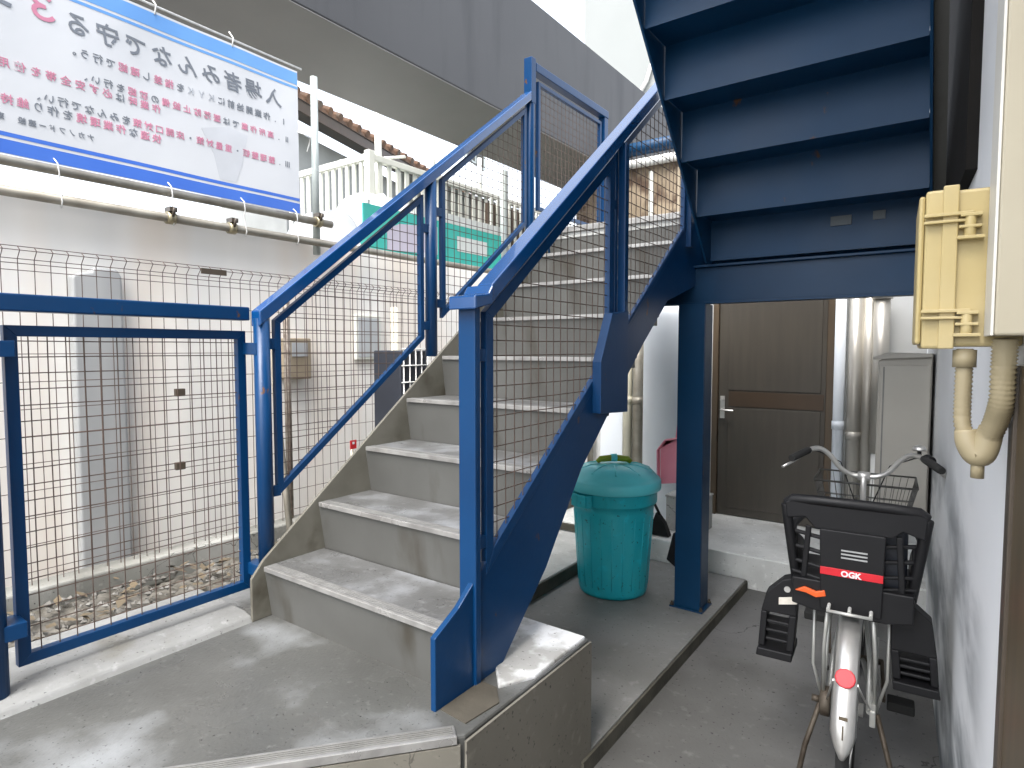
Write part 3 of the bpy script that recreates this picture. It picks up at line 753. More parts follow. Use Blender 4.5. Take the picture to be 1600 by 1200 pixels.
# ribbed conduits meeting in a Y below
def smooth(pts, n=6):
    P = [Vector(p) for p in pts]
    P = [P[0] * 2 - P[1]] + P + [P[-1] * 2 - P[-2]]
    out = []
    for i in range(1, len(P) - 2):
        a, b, c_, d_ = P[i - 1:i + 3]
        for k in range(n):
            t_ = k / n
            out.append(0.5 * ((2 * b) + (c_ - a) * t_ + (2 * a - 5 * b + 4 * c_ - d_) * t_ ** 2 + (3 * b - a - 3 * c_ + d_) * t_ ** 3))
    out.append(P[-2])
    return out
def ribbed(g, pts, r, pitch=0.0075):
    P = smooth(pts)
    out, rad = [], []
    k = 0
    for a, b in zip(P, P[1:]):
        L = (b - a).length
        n_ = max(1, round(L / (pitch / 2)))
        for i in range(n_):
            out.append(a.lerp(b, i / n_)); rad.append(r * (1.09 if k % 2 else 0.90)); k += 1
    g.tube(out, rad, 14)
cd = thing('conduit', 'beige ribbed conduits joining in a Y below the yellowed junction box', 'conduit', tuple(wloc(1.42, 0.05, -0.24)))
A = [wloc(1.42, 0.081, z) for z in (0.0, -0.02, -0.06, -0.12)] + [wloc(1.418, 0.079, -0.145), wloc(1.415, 0.072, -0.165), wloc(1.41, 0.062, -0.185)]
g = MB(); ribbed(g, A, 0.0135); g.build('hose', 'conduit', cd)
B = [wloc(1.36, 0.030, 0.018), wloc(1.365, 0.030, -0.04), wloc(1.37, 0.030, -0.09), wloc(1.385, 0.034, -0.125), wloc(1.40, 0.043, -0.16), wloc(1.405, 0.05, -0.18)]
g = MB(); ribbed(g, B, 0.0180); g.build('hose', 'conduit', cd)
g = MB(); a = wloc(1.42, 0.081, 0.0); g.tube([(a.x, a.y, -0.002), (a.x, a.y, -0.034)], 0.0185, 18); g.build('collar', 'conduit', cd)
g = MB(); jp = smooth([wloc(1.414, 0.0755, -0.150), wloc(1.411, 0.071, -0.172), wloc(1.408, 0.059, -0.192), wloc(1.405, 0.050, -0.188), wloc(1.402, 0.042, -0.158), wloc(1.40, 0.040, -0.14)], 5)
g.tube(jp, [0.0175 + 0.005 * math.sin(math.pi * i / (len(jp) - 1)) for i in range(len(jp))], 20)
a = wloc(1.407, 0.056, -0.2); g.tube([(a.x, a.y, -0.20), (a.x, a.y, -0.236)], 0.0105, 14); g.build('junction', 'conduit', cd)
g = MB(); g.tube([wloc(1.44, 0.01, -0.14), wloc(1.44, 0.03, -0.14), wloc(1.44, 0.03, -0.12)], 0.006, 8); g.build('saddle', 'silver', cd)

# ------------------------------------------------------------------ turquoise bin
bn = thing('waste_bin', 'round turquoise plastic bin with domed lid and green lid handle', 'bin', (-1.70, 3.44, -1.50))
c = Vector((-1.70, 3.44, -1.50))
g = MB(); g.lathe([(0.19, 0.0), (0.205, 0.006), (0.212, 0.03), (0.245, 0.52), (0.248, 0.56), (0.262, 0.565), (0.266, 0.575), (0.266, 0.655), (0.272, 0.662), (0.272, 0.685), (0.25, 0.685)], c, 56)
bodyo = g.build('body', 'bin', bn)
g = MB()
for k in range(22):
    a_ = 2 * math.pi * k / 22
    r0, r1 = 0.2135, 0.2435
    ca, sa = math.cos(a_), math.sin(a_)
    g.tube([c + Vector((r0 * ca, r0 * sa, 0.06)), c + Vector((r1 * ca, r1 * sa, 0.50))], 0.0035, 5)
g.build('rib', 'bin', bodyo)
g = MB(); g.lathe([(0.284, 0.645), (0.288, 0.65), (0.288, 0.70), (0.280, 0.712), (0.268, 0.714), (0.262, 0.728), (0.225, 0.765), (0.15, 0.787), (0.06, 0.795), (0.0001, 0.797)], c, 56)
lid = g.build('lid', 'lid', bn)
g = MB()
for k in range(10):
    a_ = 2 * math.pi * k / 10 + 0.2
    ca, sa = math.cos(a_), math.sin(a_)
    g.tube([c + Vector((0.235 * ca, 0.235 * sa, 0.757)), c + Vector((0.15 * ca, 0.15 * sa, 0.787)), c + Vector((0.09 * ca, 0.09 * sa, 0.792))], 0.006, 6)
g.build('rib', 'lid', lid)
ax = Vector((0.80, 0.60, 0)); 
g = MB(); g.tube([c + ax * -0.105 + Vector((0, 0, 0.80)), c + ax * -0.085 + Vector((0, 0, 0.818)), c + ax * 0.0 + Vector((0, 0, 0.826)), c + ax * 0.085 + Vector((0, 0, 0.818)), c + ax * 0.105 + Vector((0, 0, 0.80))], [0.014, 0.019, 0.021, 0.019, 0.014], 12)
g.build('lid_handle', 'green', lid)
g = MB(); g.tube([c + ax * -0.018 + Vector((0, 0, 0.826)), c + ax * 0.018 + Vector((0, 0, 0.826))], 0.0245, 14); g.build('handle_band', 'lid', lid)
for sgn, nm in ((1, 'handle'), (-1, 'handle')):
    dv = Vector((0.62, -0.78, 0)) if sgn < 0 else Vector((-0.62, 0.78, 0))
    dv = Vector((0.30 * -1, -0.95, 0)).normalized() if sgn < 0 else Vector((0.30, 0.95, 0)).normalized()
    tv = Vector((-dv.y, dv.x, 0))
    g = MB()
    pts = [c + dv * 0.262 + tv * -0.075 + Vector((0, 0, 0.60)), c + dv * 0.293 + tv * -0.06 + Vector((0, 0, 0.60)), c + dv * 0.300 + Vector((0, 0, 0.60)), c + dv * 0.293 + tv * 0.06 + Vector((0, 0, 0.60)), c + dv * 0.262 + tv * 0.075 + Vector((0, 0, 0.60))]
    for p_, q_ in zip(pts, pts[1:]):
        g.bar(p_, q_, 0.012, 0.075)
    g.build(nm, 'bin', bn, 0.004)

# pink dustpan and dark broom hanging by the column
dp = thing('dustpan', 'pink plastic dustpan standing against the column beside the bin', 'dustpan', (-1.50, 3.70, -0.95))
g = MB()
P = [(-1.505, -0.64), (-1.46, -0.575), (-1.38, -0.56), (-1.34, -0.64), (-1.33, -0.83), (-1.50, -0.86)]
g.prism(P, 'y', 3.70, 3.712)
g.prism([(-1.515, -0.64), (-1.505, -0.64), (-1.50, -0.86), (-1.51, -0.86)], 'y', 3.66, 3.70)
g.prism([(-1.515, -0.64), (-1.46, -0.566), (-1.38, -0.551), (-1.38, -0.561), (-1.46, -0.576), (-1.505, -0.64)], 'y', 3.655, 3.70)
g.build('pan', 'pink', dp, 0.003)
g = MB(); g.tube([(-1.40, 3.706, -0.56), (-1.375, 3.70, -0.35), (-1.36, 3.68, 0.05)], 0.009, 10); g.build('handle', 'pink', dp)
pl_ = thing('plinth_block', 'small grey concrete block on the porch under the pink dustpan', 'block', (-1.55, 4.5, -1.35))
g = MB(); g.box(-1.72, -1.45, 4.35, 4.6, -1.35, -1.10); g.build('block', 'concrete_pale', pl_, 0.008)
g = MB(); g.box(-1.725, -1.445, 4.345, 4.605, -1.0995, -1.085); g.build('cap', 'concrete_pale', pl_, 0.004)
br = thing('broom', 'black bristle broom tucked behind the left side of the blue column', 'broom', (-1.36, 3.60, -1.5))
g = MB(); g.prism([(-1.40, -1.29), (-1.36, -1.12), (-1.30, -1.10), (-1.29, -1.31), (-1.34, -1.33)], 'y', 3.56, 3.60); g.build('head', 'black', br, 0.004)
g = MB(); g.tube([(-1.325, 3.58, -1.11), (-1.31, 3.58, -0.45)], 0.010, 10); g.build('handle', 'black', br)
sc = thing('hand_scoop', 'black plastic scoop lying on the porch beside the bin', 'scoop', (-1.66, 4.2, -1.35))
g = MB(); g.prism([(-1.78, -1.345), (-1.62, -1.345), (-1.66, -1.25), (-1.72, -1.18)], 'y', 4.16, 4.22); g.build('pan', 'black', sc, 0.004)
g = MB(); g.tube([(-1.70, 4.19, -1.20), (-1.745, 4.19, -1.12)], 0.01, 8); g.build('handle', 'black', sc)

# ------------------------------------------------------------------ overhead beam of the neighbouring deck
bmn = thing('overhead_beam', 'wide grey concrete beam crossing overhead behind the left railing', 'beam', (-4.3, 3, 2.4))
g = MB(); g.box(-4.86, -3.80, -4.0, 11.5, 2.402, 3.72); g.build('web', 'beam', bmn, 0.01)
g = MB(); g.box(-4.858, -3.806, -3.99, 11.49, 2.394, 2.4015); g.build('soffit', 'soffit', bmn)

# ------------------------------------------------------------------ hoarding wall, wire fence, scaffold, banner
HX = -3.60
hw = MB(); hw.box(HX - 0.06, HX, -1.5, 6.2, -1.30, 0.735); hwo = hw.build('hoarding', 'hoarding'); tag(hwo, 'long cream coloured glossy site wall behind the brown wire fence', 'wall')
# grey upright form standing in for a blurred reflection on the wall
o = MB().prism([(1.20, -1.15), (1.205, 0.36), (1.25, 0.38), (1.29, 0.385), (1.30, 0.41), (1.41, 0.41), (1.43, 0.37), (1.435, -1.15)], 'x', HX + 0.004, HX + 0.075).build('reflection_upright', 'reflectprint', None, 0.02, 3)
tag(o, 'grey upright form standing in for a blurred reflection on the cream site wall', 'post')
FX = -3.33
wf = thing('wire_fence', 'brown welded wire fence with folded double top rail on a concrete kerb', 'fence', (FX, 2, -1.1))
ws = []
Y0, Y1, F0, F1 = -1.0, 5.6, -1.06, 0.447
y = Y0
while y < Y1:
    ws.append(((FX, y, F0), (FX, y, F1 - 0.055)))
    ws.append(((FX, y, F1 - 0.055), (FX + 0.035, y, F1 - 0.02)))
    ws.append(((FX + 0.035, y, F1 - 0.02), (FX + 0.004, y, F1)))
    y += 0.0605
z = F0 + 0.06
while z < F1 - 0.07:
    ws.append(((FX + 0.003, Y0, z), (FX + 0.003, Y1, z)))
    z += 0.122
for (dx, zz) in ((0, F1 - 0.055), (0.035, F1 - 0.02), (0.004, F1), (0.0, F1 - 0.075)):
    ws.append(((FX + dx, Y0, zz), (FX + dx, Y1, zz)))
g = MB(); g.wires(ws, 0.0019); g.build('mesh', 'wire', wf)
for y in (-0.6, 2.28, 4.28):
    g = MB(); g.tube([(FX - 0.03, y, -1.1), (FX - 0.03, y, F1 - 0.09)], 0.021, 12); g.build('post', 'wirepale', wf)
g = MB(); g.box(FX - 0.07, FX + 0.07, Y0, Y1, -1.20, -1.06); g.build('kerb', 'concrete_dark', wf, 0.01)
g = MB(); g.box(FX + 0.038, FX + 0.046, 1.72, 1.86, F1 - 0.045, F1 - 0.015); g.build('name_plate', 'jambdark', wf)
for (yy, zz) in ((1.58, -0.23), (1.57, -0.62)):
    g = MB(); g.box(FX - 0.004, FX + 0.02, yy, yy + 0.05, zz - 0.02, zz + 0.02); g.build('clip', 'jambdark', wf, 0.003)

# scaffold pipes that carry the banner
SX = -3.50
def spipe(x, z, y0, y1, label):
    o = MB().tube([(x, y0, z), (x, y1, z)], 0.0243, 16).build('scaffold_pipe', 'pipe')
    return tag(o, label, 'scaffold pipe', 'scaffold pipes above the site wall')
spipe(SX, 0.848, -1.5, 2.74, 'upper horizontal scaffold pipe touching the lower edge of the banner')
spipe(SX, 0.712, -1.5, 6.2, 'lower horizontal scaffold pipe along the top of the cream wall')
o = MB().tube([(SX - 0.05, 2.655, 0.64), (SX - 0.05, 2.655, 1.815)], 0.0243, 16).build('scaffold_post', 'galv')
tag(o, 'grey green vertical scaffold pole at the right end of the banner', 'scaffold pole')
for (yy, zz, lab) in ((1.67, 0.712, 'brass coloured scaffold clamp, left one on the lower pipe'), (2.02, 0.712, 'dark scaffold clamp, right one on the lower pipe'), (2.63, 0.848, 'scaffold clamp joining the upper pipe to the vertical pole')):
    t = thing('scaffold_clamp', lab, 'clamp', (SX, yy, zz), 'scaffold clamps')
    g = MB(); g.tube([(SX, yy - 0.022, zz), (SX, yy + 0.022, zz)], 0.034, 12); g.build('ring', 'clamp', t)
    g = MB(); g.tube([(SX + 0.03, yy, zz + 0.005), (SX + 0.05, yy, zz + 0.05)], 0.008, 8); g.box(SX - 0.02, SX + 0.04, yy - 0.02, yy + 0.02, zz + 0.03, zz + 0.055); g.build('bolt', 'jambdark', t)

# banner
bx = SX + 0.0
BY0, BY1, BZ0, BZ1 = -0.75, 2.492, 0.876, 1.782
ba = thing('banner', 'large white site banner with blue borders and Japanese lettering seen reversed from behind', 'banner', (bx, 1.0, BZ0))
def ripple(y, z):
    t_ = (z - BZ0) / (BZ1 - BZ0)
    return 0.010 * math.sin(2.3 * y + 0.6) * math.sin(math.pi * t_) + 0.0035 * math.sin(7.5 * y + 3.0 * z) * (1.1 - t_) + 0.0025 * math.sin(11 * y - 5 * z) * t_
def cloth(g, x0, x1, y0, y1, z0, z1):
    ny_ = 130; nz_ = max(2, int((z1 - z0) / 0.03))
    vs_ = [(x, y0 + (y1 - y0) * i / ny_, z0 + (z1 - z0) * j / nz_) for x in ((x0, x1) if x0 != x1 else (x0,)) for j in range(nz_ + 1) for i in range(ny_ + 1)]
    w_ = ny_ + 1; o_ = w_ * (nz_ + 1)
    fs_ = []
    for k_ in ((0, o_) if x0 != x1 else (0,)):
        fs_ += [(k_ + j * w_ + i, k_ + j * w_ + i + 1, k_ + (j + 1) * w_ + i + 1, k_ + (j + 1) * w_ + i) for j in range(nz_) for i in range(ny_)]
    rim_ = [i for i in range(ny_)] + [j * w_ + ny_ for j in range(nz_)] + [nz_ * w_ + i for i in range(ny_, 0, -1)] + [j * w_ for j in range(nz_, 0, -1)]
    for a_, b_ in (zip(rim_, rim_[1:] + rim_[:1]) if x0 != x1 else ()):
        fs_.append((a_, b_, b_ + o_, a_ + o_))
    for f_ in g.poly(vs_, fs_): f_.smooth = x0 == x1
g = MB(); cloth(g, bx - 0.003, bx, BY0, BY1, BZ0, BZ1); sheet = g.build('sheet', 'vinyl', ba)
def strip(z0, z1, m, nm='border'):
    g = MB(); cloth(g, bx + 0.0010, bx + 0.0010, BY0 + 0.002, BY1 - 0.002, z0, z1); g.build(nm, m, ba)
strip(BZ0 + 0.004, 0.942, 'bannerblue'); strip(0.956, 0.975, 'bannerblue', 'stripe')
strip(1.695, BZ1 - 0.012, 'bannersky'); strip(1.667, 1.682, 'bannersky', 'stripe')
def line(segs, y0, z, adv, size, nm='lettering', off=0.0005, shear=0.0, zslope=0.0):
    yy = y0
    cols = {}
    for s, m in segs:
        for ch in s:
            if m not in cols: cols[m] = MB()
            mt = Matrix(((0, 0, -1, bx + 0.0022), (-1, 0, 0, yy), (0, 1, 0, z), (0, 0, 0, 1)))
            text_bm(cols[m], ch, size, mt, off, shear)
            yy -= adv
    for m, mb in cols.items():
        mb.build(nm, m, ba)
D_, P_ = 'vink', 'vpink'
line([('入場者みんなで守る', D_)], 2.32, 1.525, 0.1315, 0.112, 'title', 0.0016, 0.12)
line([('３', P_), ('つのルール', D_)], 1.125, 1.53, 0.15, 0.16, 'title', 0.003, 0.12)
line([('Ⅰ.作業開始前に', D_), ('ＫＹＫ', 'vghost'), ('を', D_), ('指差', P_), ('し', D_), ('確認', P_), ('で行う。', D_)], 2.385, 1.418, 0.0578, 0.047)
line([('Ⅱ.', D_), ('高所作業', P_), ('では', D_), ('墜落防止設備', P_), ('の', D_), ('確認', P_), ('を行い、', D_)], 2.405, 1.313, 0.0565, 0.044)
line([('作業時', P_), ('は', D_), ('必ず安全帯を使用', P_), ('する。', D_)], 1.62, 1.264, 0.0595, 0.046)
line([('Ⅲ.', D_), ('整理整頓', P_), ('・', D_), ('重量対策', P_), ('・', D_), ('床開口対策', P_), ('をみんなで行い、', D_)], 2.405, 1.158, 0.0553, 0.046)
line([('快適', P_), ('な', D_), ('作業環境', P_), ('を作り', D_), ('維持', P_), ('する。', D_)], 1.615, 1.104, 0.0585, 0.048)
line([('ナカノフドー建設 東京本店', D_)], 1.30, 1.03, 0.0395, 0.032)
g = MB(); g.prism([(2.02, 1.30), (1.86, 1.25), (1.93, 1.12), (1.96, 0.985), (2.06, 0.985), (2.10, 1.10), (2.14, 1.28)], 'x', bx + 0.0003, bx + 0.0009); g.build('emblem', 'vpale', ba)
for ch in ba.children:
    for v in ch.data.vertices:
        v.co.x += ripple(v.co.y + ba.location.y, v.co.z + ba.location.z)
for y in (0.30, 0.72, 1.14, 1.66, 2.08, 2.44):
    g = MB(); g.tube([(bx + 0.004, y, 0.90), (bx + 0.030, y + 0.006, 0.875), (bx + 0.03, y + 0.012, 0.83), (bx + 0.015, y + 0.014, 0.80), (bx + 0.012, y + 0.02, 0.745), (bx + 0.028, y + 0.02, 0.70), (bx + 0.006, y + 0.022, 0.672)], 0.0032, 6)
    g.build('tie', 'cord', ba)
for y in (0.62, 1.12, 1.62, 2.05):
    g = MB(); g.tube([(bx + 0.004, y, 1.765), (bx - 0.0, y + 0.01, 1.82), (bx - 0.01, y - 0.01, 1.85)], 0.004, 6); g.build('tie', 'cord', ba)
# overhead cord line that carries the top edge
g = MB(); g.tube([(bx - 0.01, -0.8, 1.83), (bx - 0.01, 2.53, 1.81)], 0.006, 8); g.build('head_rope', 'cord', ba)
g = MB(); g.tube([(bx + 0.0, 2.485, 1.40), (bx + 0.03, 2.53, 1.385), (bx + 0.0, 2.585, 1.39), (bx - 0.04, 2.60, 1.35), (bx - 0.02, 2.57, 1.30)], 0.004, 6); g.build('tie', 'cord', ba)

# odds and ends seen through the left railing
t = thing('meter_box', 'brown meter box fixed to the cream wall beside the stair', 'meter box', (HX, 2.45, -0.1))
g = MB(); g.box(HX + 0.002, HX + 0.10, 2.38, 2.56, -0.20, 0.07); g.build('case', 'brown', t, 0.008)
g = MB(); g.box(HX + 0.1005, HX + 0.104, 2.41, 2.53, -0.05, 0.04); g.build('window', 'greyglass', t)
t = thing('wall_hatch', 'grey framed hatch on the cream wall behind the left railing', 'hatch', (HX, 3.1, 0.1))
g = MB(); g.box(HX + 0.002, HX + 0.03, 3.00, 3.24, -0.08, 0.25); g.build('frame', 'balc', t, 0.004)
g = MB(); g.box(HX + 0.0302, HX + 0.034, 3.02, 3.22, -0.06, 0.23); g.build('panel', 'greyglass', t)
o = MB().tube([(-3.2, 3.03, -1.15), (-3.2, 3.03, 0.29)], 0.026, 12).build('slim_post', 'cream'); tag(o, 'pale slim post standing behind the left railing near the hatch', 'post')
o = MB().tube([(-2.72, 1.86, -1.13), (-2.95, 1.95, -0.5), (-3.22, 2.08, 0.02)], 0.017, 10).build('leaning_pole', 'pipe'); tag(o, 'thin grey pole leaning against the wire fence behind the stair post', 'pole')
t = thing('warning_tag', 'small red tag with white mark seen low behind the left stringer', 'tag', (-2.60, 2.1, -0.55))
rx_, ry_, rzv = -2.60, 2.155, -0.50
g = MB(); g.box(rx_ - 0.003, rx_, ry_ - 0.020, ry_ + 0.022, rzv - 0.035, rzv + 0.012); g.build('plate', 'redtag', t)
g = MB(); g.box(rx_ + 0.0003, rx_ + 0.001, ry_ - 0.006, ry_ + 0.008, rzv - 0.010, rzv + 0.003); g.build('mark', 'ink', t)
g = MB(); g.tube([(rx_ - 0.012, ry_ + 0.001, -1.15), (rx_ - 0.012, ry_ + 0.001, rzv + 0.005)], 0.008, 8); g.build('stake', 'cream', t)
t = thing('dark_crate', 'dark crate with white wire grid behind the stair at the middle post', 'crate', (-3.1, 3.1, -1.15))
g = MB(); g.box(-3.05, -2.80, 2.70, 2.95, -1.15, -0.01); g.build('body', 'navyblack', t, 0.01)
g = MB()
for k in range(5):
    y = 2.72 + 0.053 * k; g.tube([(-2.793, y, -1.1), (-2.793, y, -0.01)], 0.004, 6)
for k in range(11):
    z = -1.05 + 0.105 * k; g.tube([(-2.789, 2.70, z), (-2.789, 2.95, z)], 0.004, 6)
g.build('grid', 'cord', t)

# ------------------------------------------------------------------ background: teal site sheet, tarpaulins, house, balcony
TX = -4.98
ts = thing('site_sheet', 'teal site sheet with white top band and boards hung beyond the cream wall', 'site sheet', (TX, 5.6, 0.5))
g = MB(); g.box(TX - 0.02, TX, 4.30, 6.66, 0.98, 1.50); g.build('sheet', 'teal', ts)
g = MB(); g.box(TX - 0.03, TX + 0.006, 5.05, 6.62, 1.502, 1.615); g.build('top_band', 'signwhite', ts, 0.006)
g = MB(); g.prism([(4.62, 1.06), (4.62, 1.28), (4.80, 1.36), (5.40, 1.42), (5.40, 1.10)], 'x', TX + 0.001, TX + 0.012); g.build('board', 'lav', ts)
g = MB(); g.box(TX + 0.001, TX + 0.012, 5.76, 6.34, 1.19, 1.37); g.build('board', 'signwhite', ts, 0.002)
g = MB()
for k in range(5):
    y = 4.4 + 0.55 * k; g.tube([(TX - 0.045, y, -0.6), (TX - 0.045, y, 1.55)], 0.024, 10)
g.build('post', 'galv', ts)
def bundle(name, c, rx, ry, rz_, label, seed):
    rnd = random.Random(seed)
    g = MB()
    n, m = 28, 12
    rings = []
    ph = [rnd.uniform(0, 6.28) for _ in range(6)]
    vs = []
    for j in range(m + 1):
        th = math.pi / 2 * j / m
        for i in range(n):
            a = 2 * math.pi * i / n
            k = 1 + 0.07 * math.sin(3 * a + ph[0] + 2 * th) + 0.05 * math.sin(7 * a + ph[1]) + 0.04 * math.sin(5 * th + ph[2] + 2 * a)
            vs.append((c[0] + rx * k * math.cos(a) * math.cos(th) ** 0.6, c[1] + ry * k * math.sin(a) * math.cos(th) ** 0.6, c[2] + rz_ * k * math.sin(th)))
    fs = [(j * n + i, j * n + (i + 1) % n, (j + 1) * n + (i + 1) % n, (j + 1) * n + i) for j in range(m) for i in range(n)]
    fs.append(tuple(range(n - 1, -1, -1)))
    for f in g.poly(vs, fs): f.smooth = True
    return tag(g.build(name, 'tarp'), label, 'tarpaulin', 'white tarpaulin covered piles')
bundle('covered_pile', (-4.55, 3.52, 0.60), 0.28, 0.42, 0.56, 'low white tarpaulin covered pile beside the scaffold pole', 1)
bundle('covered_pile', (-5.45, 5.0, 0.80), 0.45, 0.75, 0.88, 'tall white tarpaulin covered pile below the balcony corner', 2)
o = MB().box(-4.42, -4.36, 3.50, 3.86, 0.70, 0.985).build('teal_board', 'teal'); tag(o, 'small teal board in front of the low white covered pile', 'board')

# balcony
BXc, BYc, BZt, BZb = -6.0, 5.29, 2.44, 1.50
bl = thing('balcony', 'white balcony with vertical slat railing beyond the scaffold pole', 'balcony', (BXc, BYc, BZb))
g = MB(); g.box(-7.75, BXc, BYc, 9.2, BZb - 0.22, BZb - 0.001); g.build('slab', 'balc', bl, 0.01)
g = MB(); g.box(-7.75, BXc + 0.02, BYc - 0.02, BYc + 0.06, BZt - 0.085, BZt - 0.005); g.box(BXc - 0.06, BXc + 0.02, BYc + 0.061, 9.2, BZt - 0.085, BZt - 0.005); g.build('top_rail', 'balc', bl, 0.006)
g = MB(); g.box(BXc - 0.065, BXc + 0.028, BYc - 0.03, BYc + 0.065, BZb, BZt + 0.03); g.build('corner_post', 'balc', bl, 0.006)
g = MB()
x = BXc - 0.17
while x > -7.7:
    g.box(x - 0.025, x + 0.025, BYc, BYc + 0.03, BZb, BZt - 0.086); x -= 0.135
y = BYc + 0.19
while y < 9.1:
    g.box(BXc - 0.03, BXc, y - 0.03, y + 0.03, BZb, BZt - 0.086); y += 0.155
g.build('slat', 'balc', bl)
g = MB(); g.box(BXc - 0.16, BXc - 0.06, BYc + 0.6, 9.0, BZb + 0.02, BZt - 0.10); g.build('inner_screen', 'housewall', bl)
g = MB(); g.tube([(BXc - 0.30, BYc + 0.42, BZb), (BXc - 0.30, BYc + 0.42, 3.55)], 0.045, 12); g.build('post', 'balc', bl)
g = MB(); g.tube([(-7.5, 6.05, 2.78), (-6.2, 6.1, 2.62)], 0.02, 8); g.build('washing_pole', 'balc', bl)
for (yy) in (6.55, 7.6):
    g = MB(); g.tube([(BXc - 0.1, yy, BZt - 0.09), (BXc - 0.1, yy, 2.95)], 0.035, 10); g.build('post', 'balc', bl)

# tiled house behind
hs_ = thing('house', 'grey house with brown tiled eave behind the white balcony', 'house', (-9.5, 8, GZ))
e0 = Vector((-8.75, 6.20, 4.12)); e1 = Vector((-11.4, 14.8, 4.12))
ed = (e1 - e0).normalized(); en = Vector((-ed.y, ed.x, 0))
if en.x > 0: en = -en
e0 = e0 - ed * 1.2
L = (e1 - e0).length
a = e0 + en * 0.55 + ed * 1.6; b = e1 + en * 0.55; a2 = a + en * 1.4; b2 = b + en * 1.4
g = MB(); g.prism([(a.x, a.y), (b.x, b.y), (b2.x, b2.y), (a2.x, a2.y)], 'z', GZ, 3.80); g.build('wall', 'housewall', hs_)
g = MB(); up = Vector((0, 0, 1))
g.poly([e0, e1, e1 + en * 1.6 + up * 0.62, e0 + en * 1.6 + up * 0.62, e0 - up * 0.06, e1 - up * 0.06, e1 + en * 1.6 + up * 0.56, e0 + en * 1.6 + up * 0.56],
       [(0, 1, 2, 3), (7, 6, 5, 4), (0, 4, 5, 1), (1, 5, 6, 2), (2, 6, 7, 3), (3, 7, 4, 0)])
k = 0.0
while k < L:
    p_ = e0 + ed * k
    g.tube([p_ + up * 0.015 - en * 0.03, p_ + en * 1.6 + up * 0.635], 0.072, 8)
    k += 0.30
g.build('roof', 'tile', hs_)
g = MB(); g.bar(e0 + en * 0.05 - up * 0.16, e1 + en * 0.05 - up * 0.16, 0.05, 0.17); g.build('fascia', 'doorrail', hs_)
g = MB(); g.bar(e0 + en * 0.30 - up * 0.10, e1 + en * 0.30 - up * 0.10, 0.48, 0.04); g.build('eave_board', 'door', hs_)
for (k0, k1, z0, z1) in ((2.6, 4.2, 1.6, 3.3), (5.2, 7.0, 1.6, 3.3), (7.8, 9.2, 1.4, 3.2)):
    fa = a + ed * k0 - en * 0.02; fb = a + ed * k1 - en * 0.02
    g = MB(); g.bar(fa + up * ((z0 + z1) / 2), fb + up * ((z0 + z1) / 2), 0.06, z1 - z0); wn = g.build('window', 'dark', hs_)
    g = MB()
    for q0, q1 in ((fa + up * z0, fa + up * z1), (fb + up * z0, fb + up * z1), ((fa + fb) / 2 + up * z0, (fa + fb) / 2 + up * z1)):
        g.bar(q0 - en * 0.03, q1 - en * 0.03, 0.06, 0.06, tuple(ed))
    g.bar(fa + up * z1 - en * 0.03, fb + up * z1 - en * 0.03, 0.06, 0.06); g.bar(fa + up * z0 - en * 0.03, fb + up * z0 - en * 0.03, 0.06, 0.06)
    g.build('frame', 'galv', wn)
# iron fence / slatted gate beyond the teal sheet
sf = thing('slat_fence', 'dark slatted fence with pale uprights at the far end of the yard', 'fence', (-5.4, 8.2, 0.6))
g = MB(); g.box(-5.44, -5.40, 6.9, 9.8, 0.6, 2.05); g.build('panel', 'doorrail', sf)
g = MB()
for k in range(20):
    y = 6.95 + 0.145 * k; g.box(-5.398, -5.37, y, y + 0.035, 0.6, 2.12)
g.build('upright', 'balc', sf)
o = MB().tube([(-5.15, 6.95, 0.6), (-5.15, 6.95, 2.45)], 0.055, 14).build('pale_post', 'galv'); tag(o, 'pale blue grey post rising behind the right end of the teal sheet', 'post')
# ochre building behind the landing
oc = thing('ochre_house', 'weathered ochre house wall behind the mesh at the head of the stair', 'house', (-3.2, 8.0, GZ))
g = MB(); g.box(-4.6, -2.5, 8.0, 9.0, GZ, 2.55); g.build('wall', 'ochre', oc)
g = MB(); g.tube([(-4.6, 7.93, 2.52), (-2.5, 7.93, 2.52)], 0.06, 12); g.build('gutter', 'pvc', oc)
g = MB(); g.tube([(-4.6, 7.95, 2.72), (-2.5, 7.95, 2.72)], 0.09, 12); g.build('eave', 'bluedark', oc)
for k, xx in enumerate((-3.85, -3.45, -3.05, -2.7)):
    g = MB(); g.box(xx, xx + 0.05, 7.96, 7.998, 0.8, 2.4); g.build('batten', ('brown', 'balc', 'brown', 'balc')[k], oc)
# white block towering behind
wb = thing('white_building', 'plain white building rising behind the grey beam and the stair', 'building', (-2, 12, GZ))
g = MB(); g.box(-6.72, -4.2, 12.0, 14.0, GZ, 9.5); g.build('wall', 'palewall', wb)
g = MB(); g.box(-6.74, -4.2, 11.97, 11.995, 4.0, 4.12); g.build('band', 'palewall', wb)
g = MB(); g.tube([(-4.9, 11.93, 9.4), (-4.95, 11.93, 7.0), (-5.05, 11.93, 6.0), (-5.25, 11.93, 5.4), (-5.6, 11.93, 4.9)], 0.04, 8); g.build('cable', 'cord', wb)

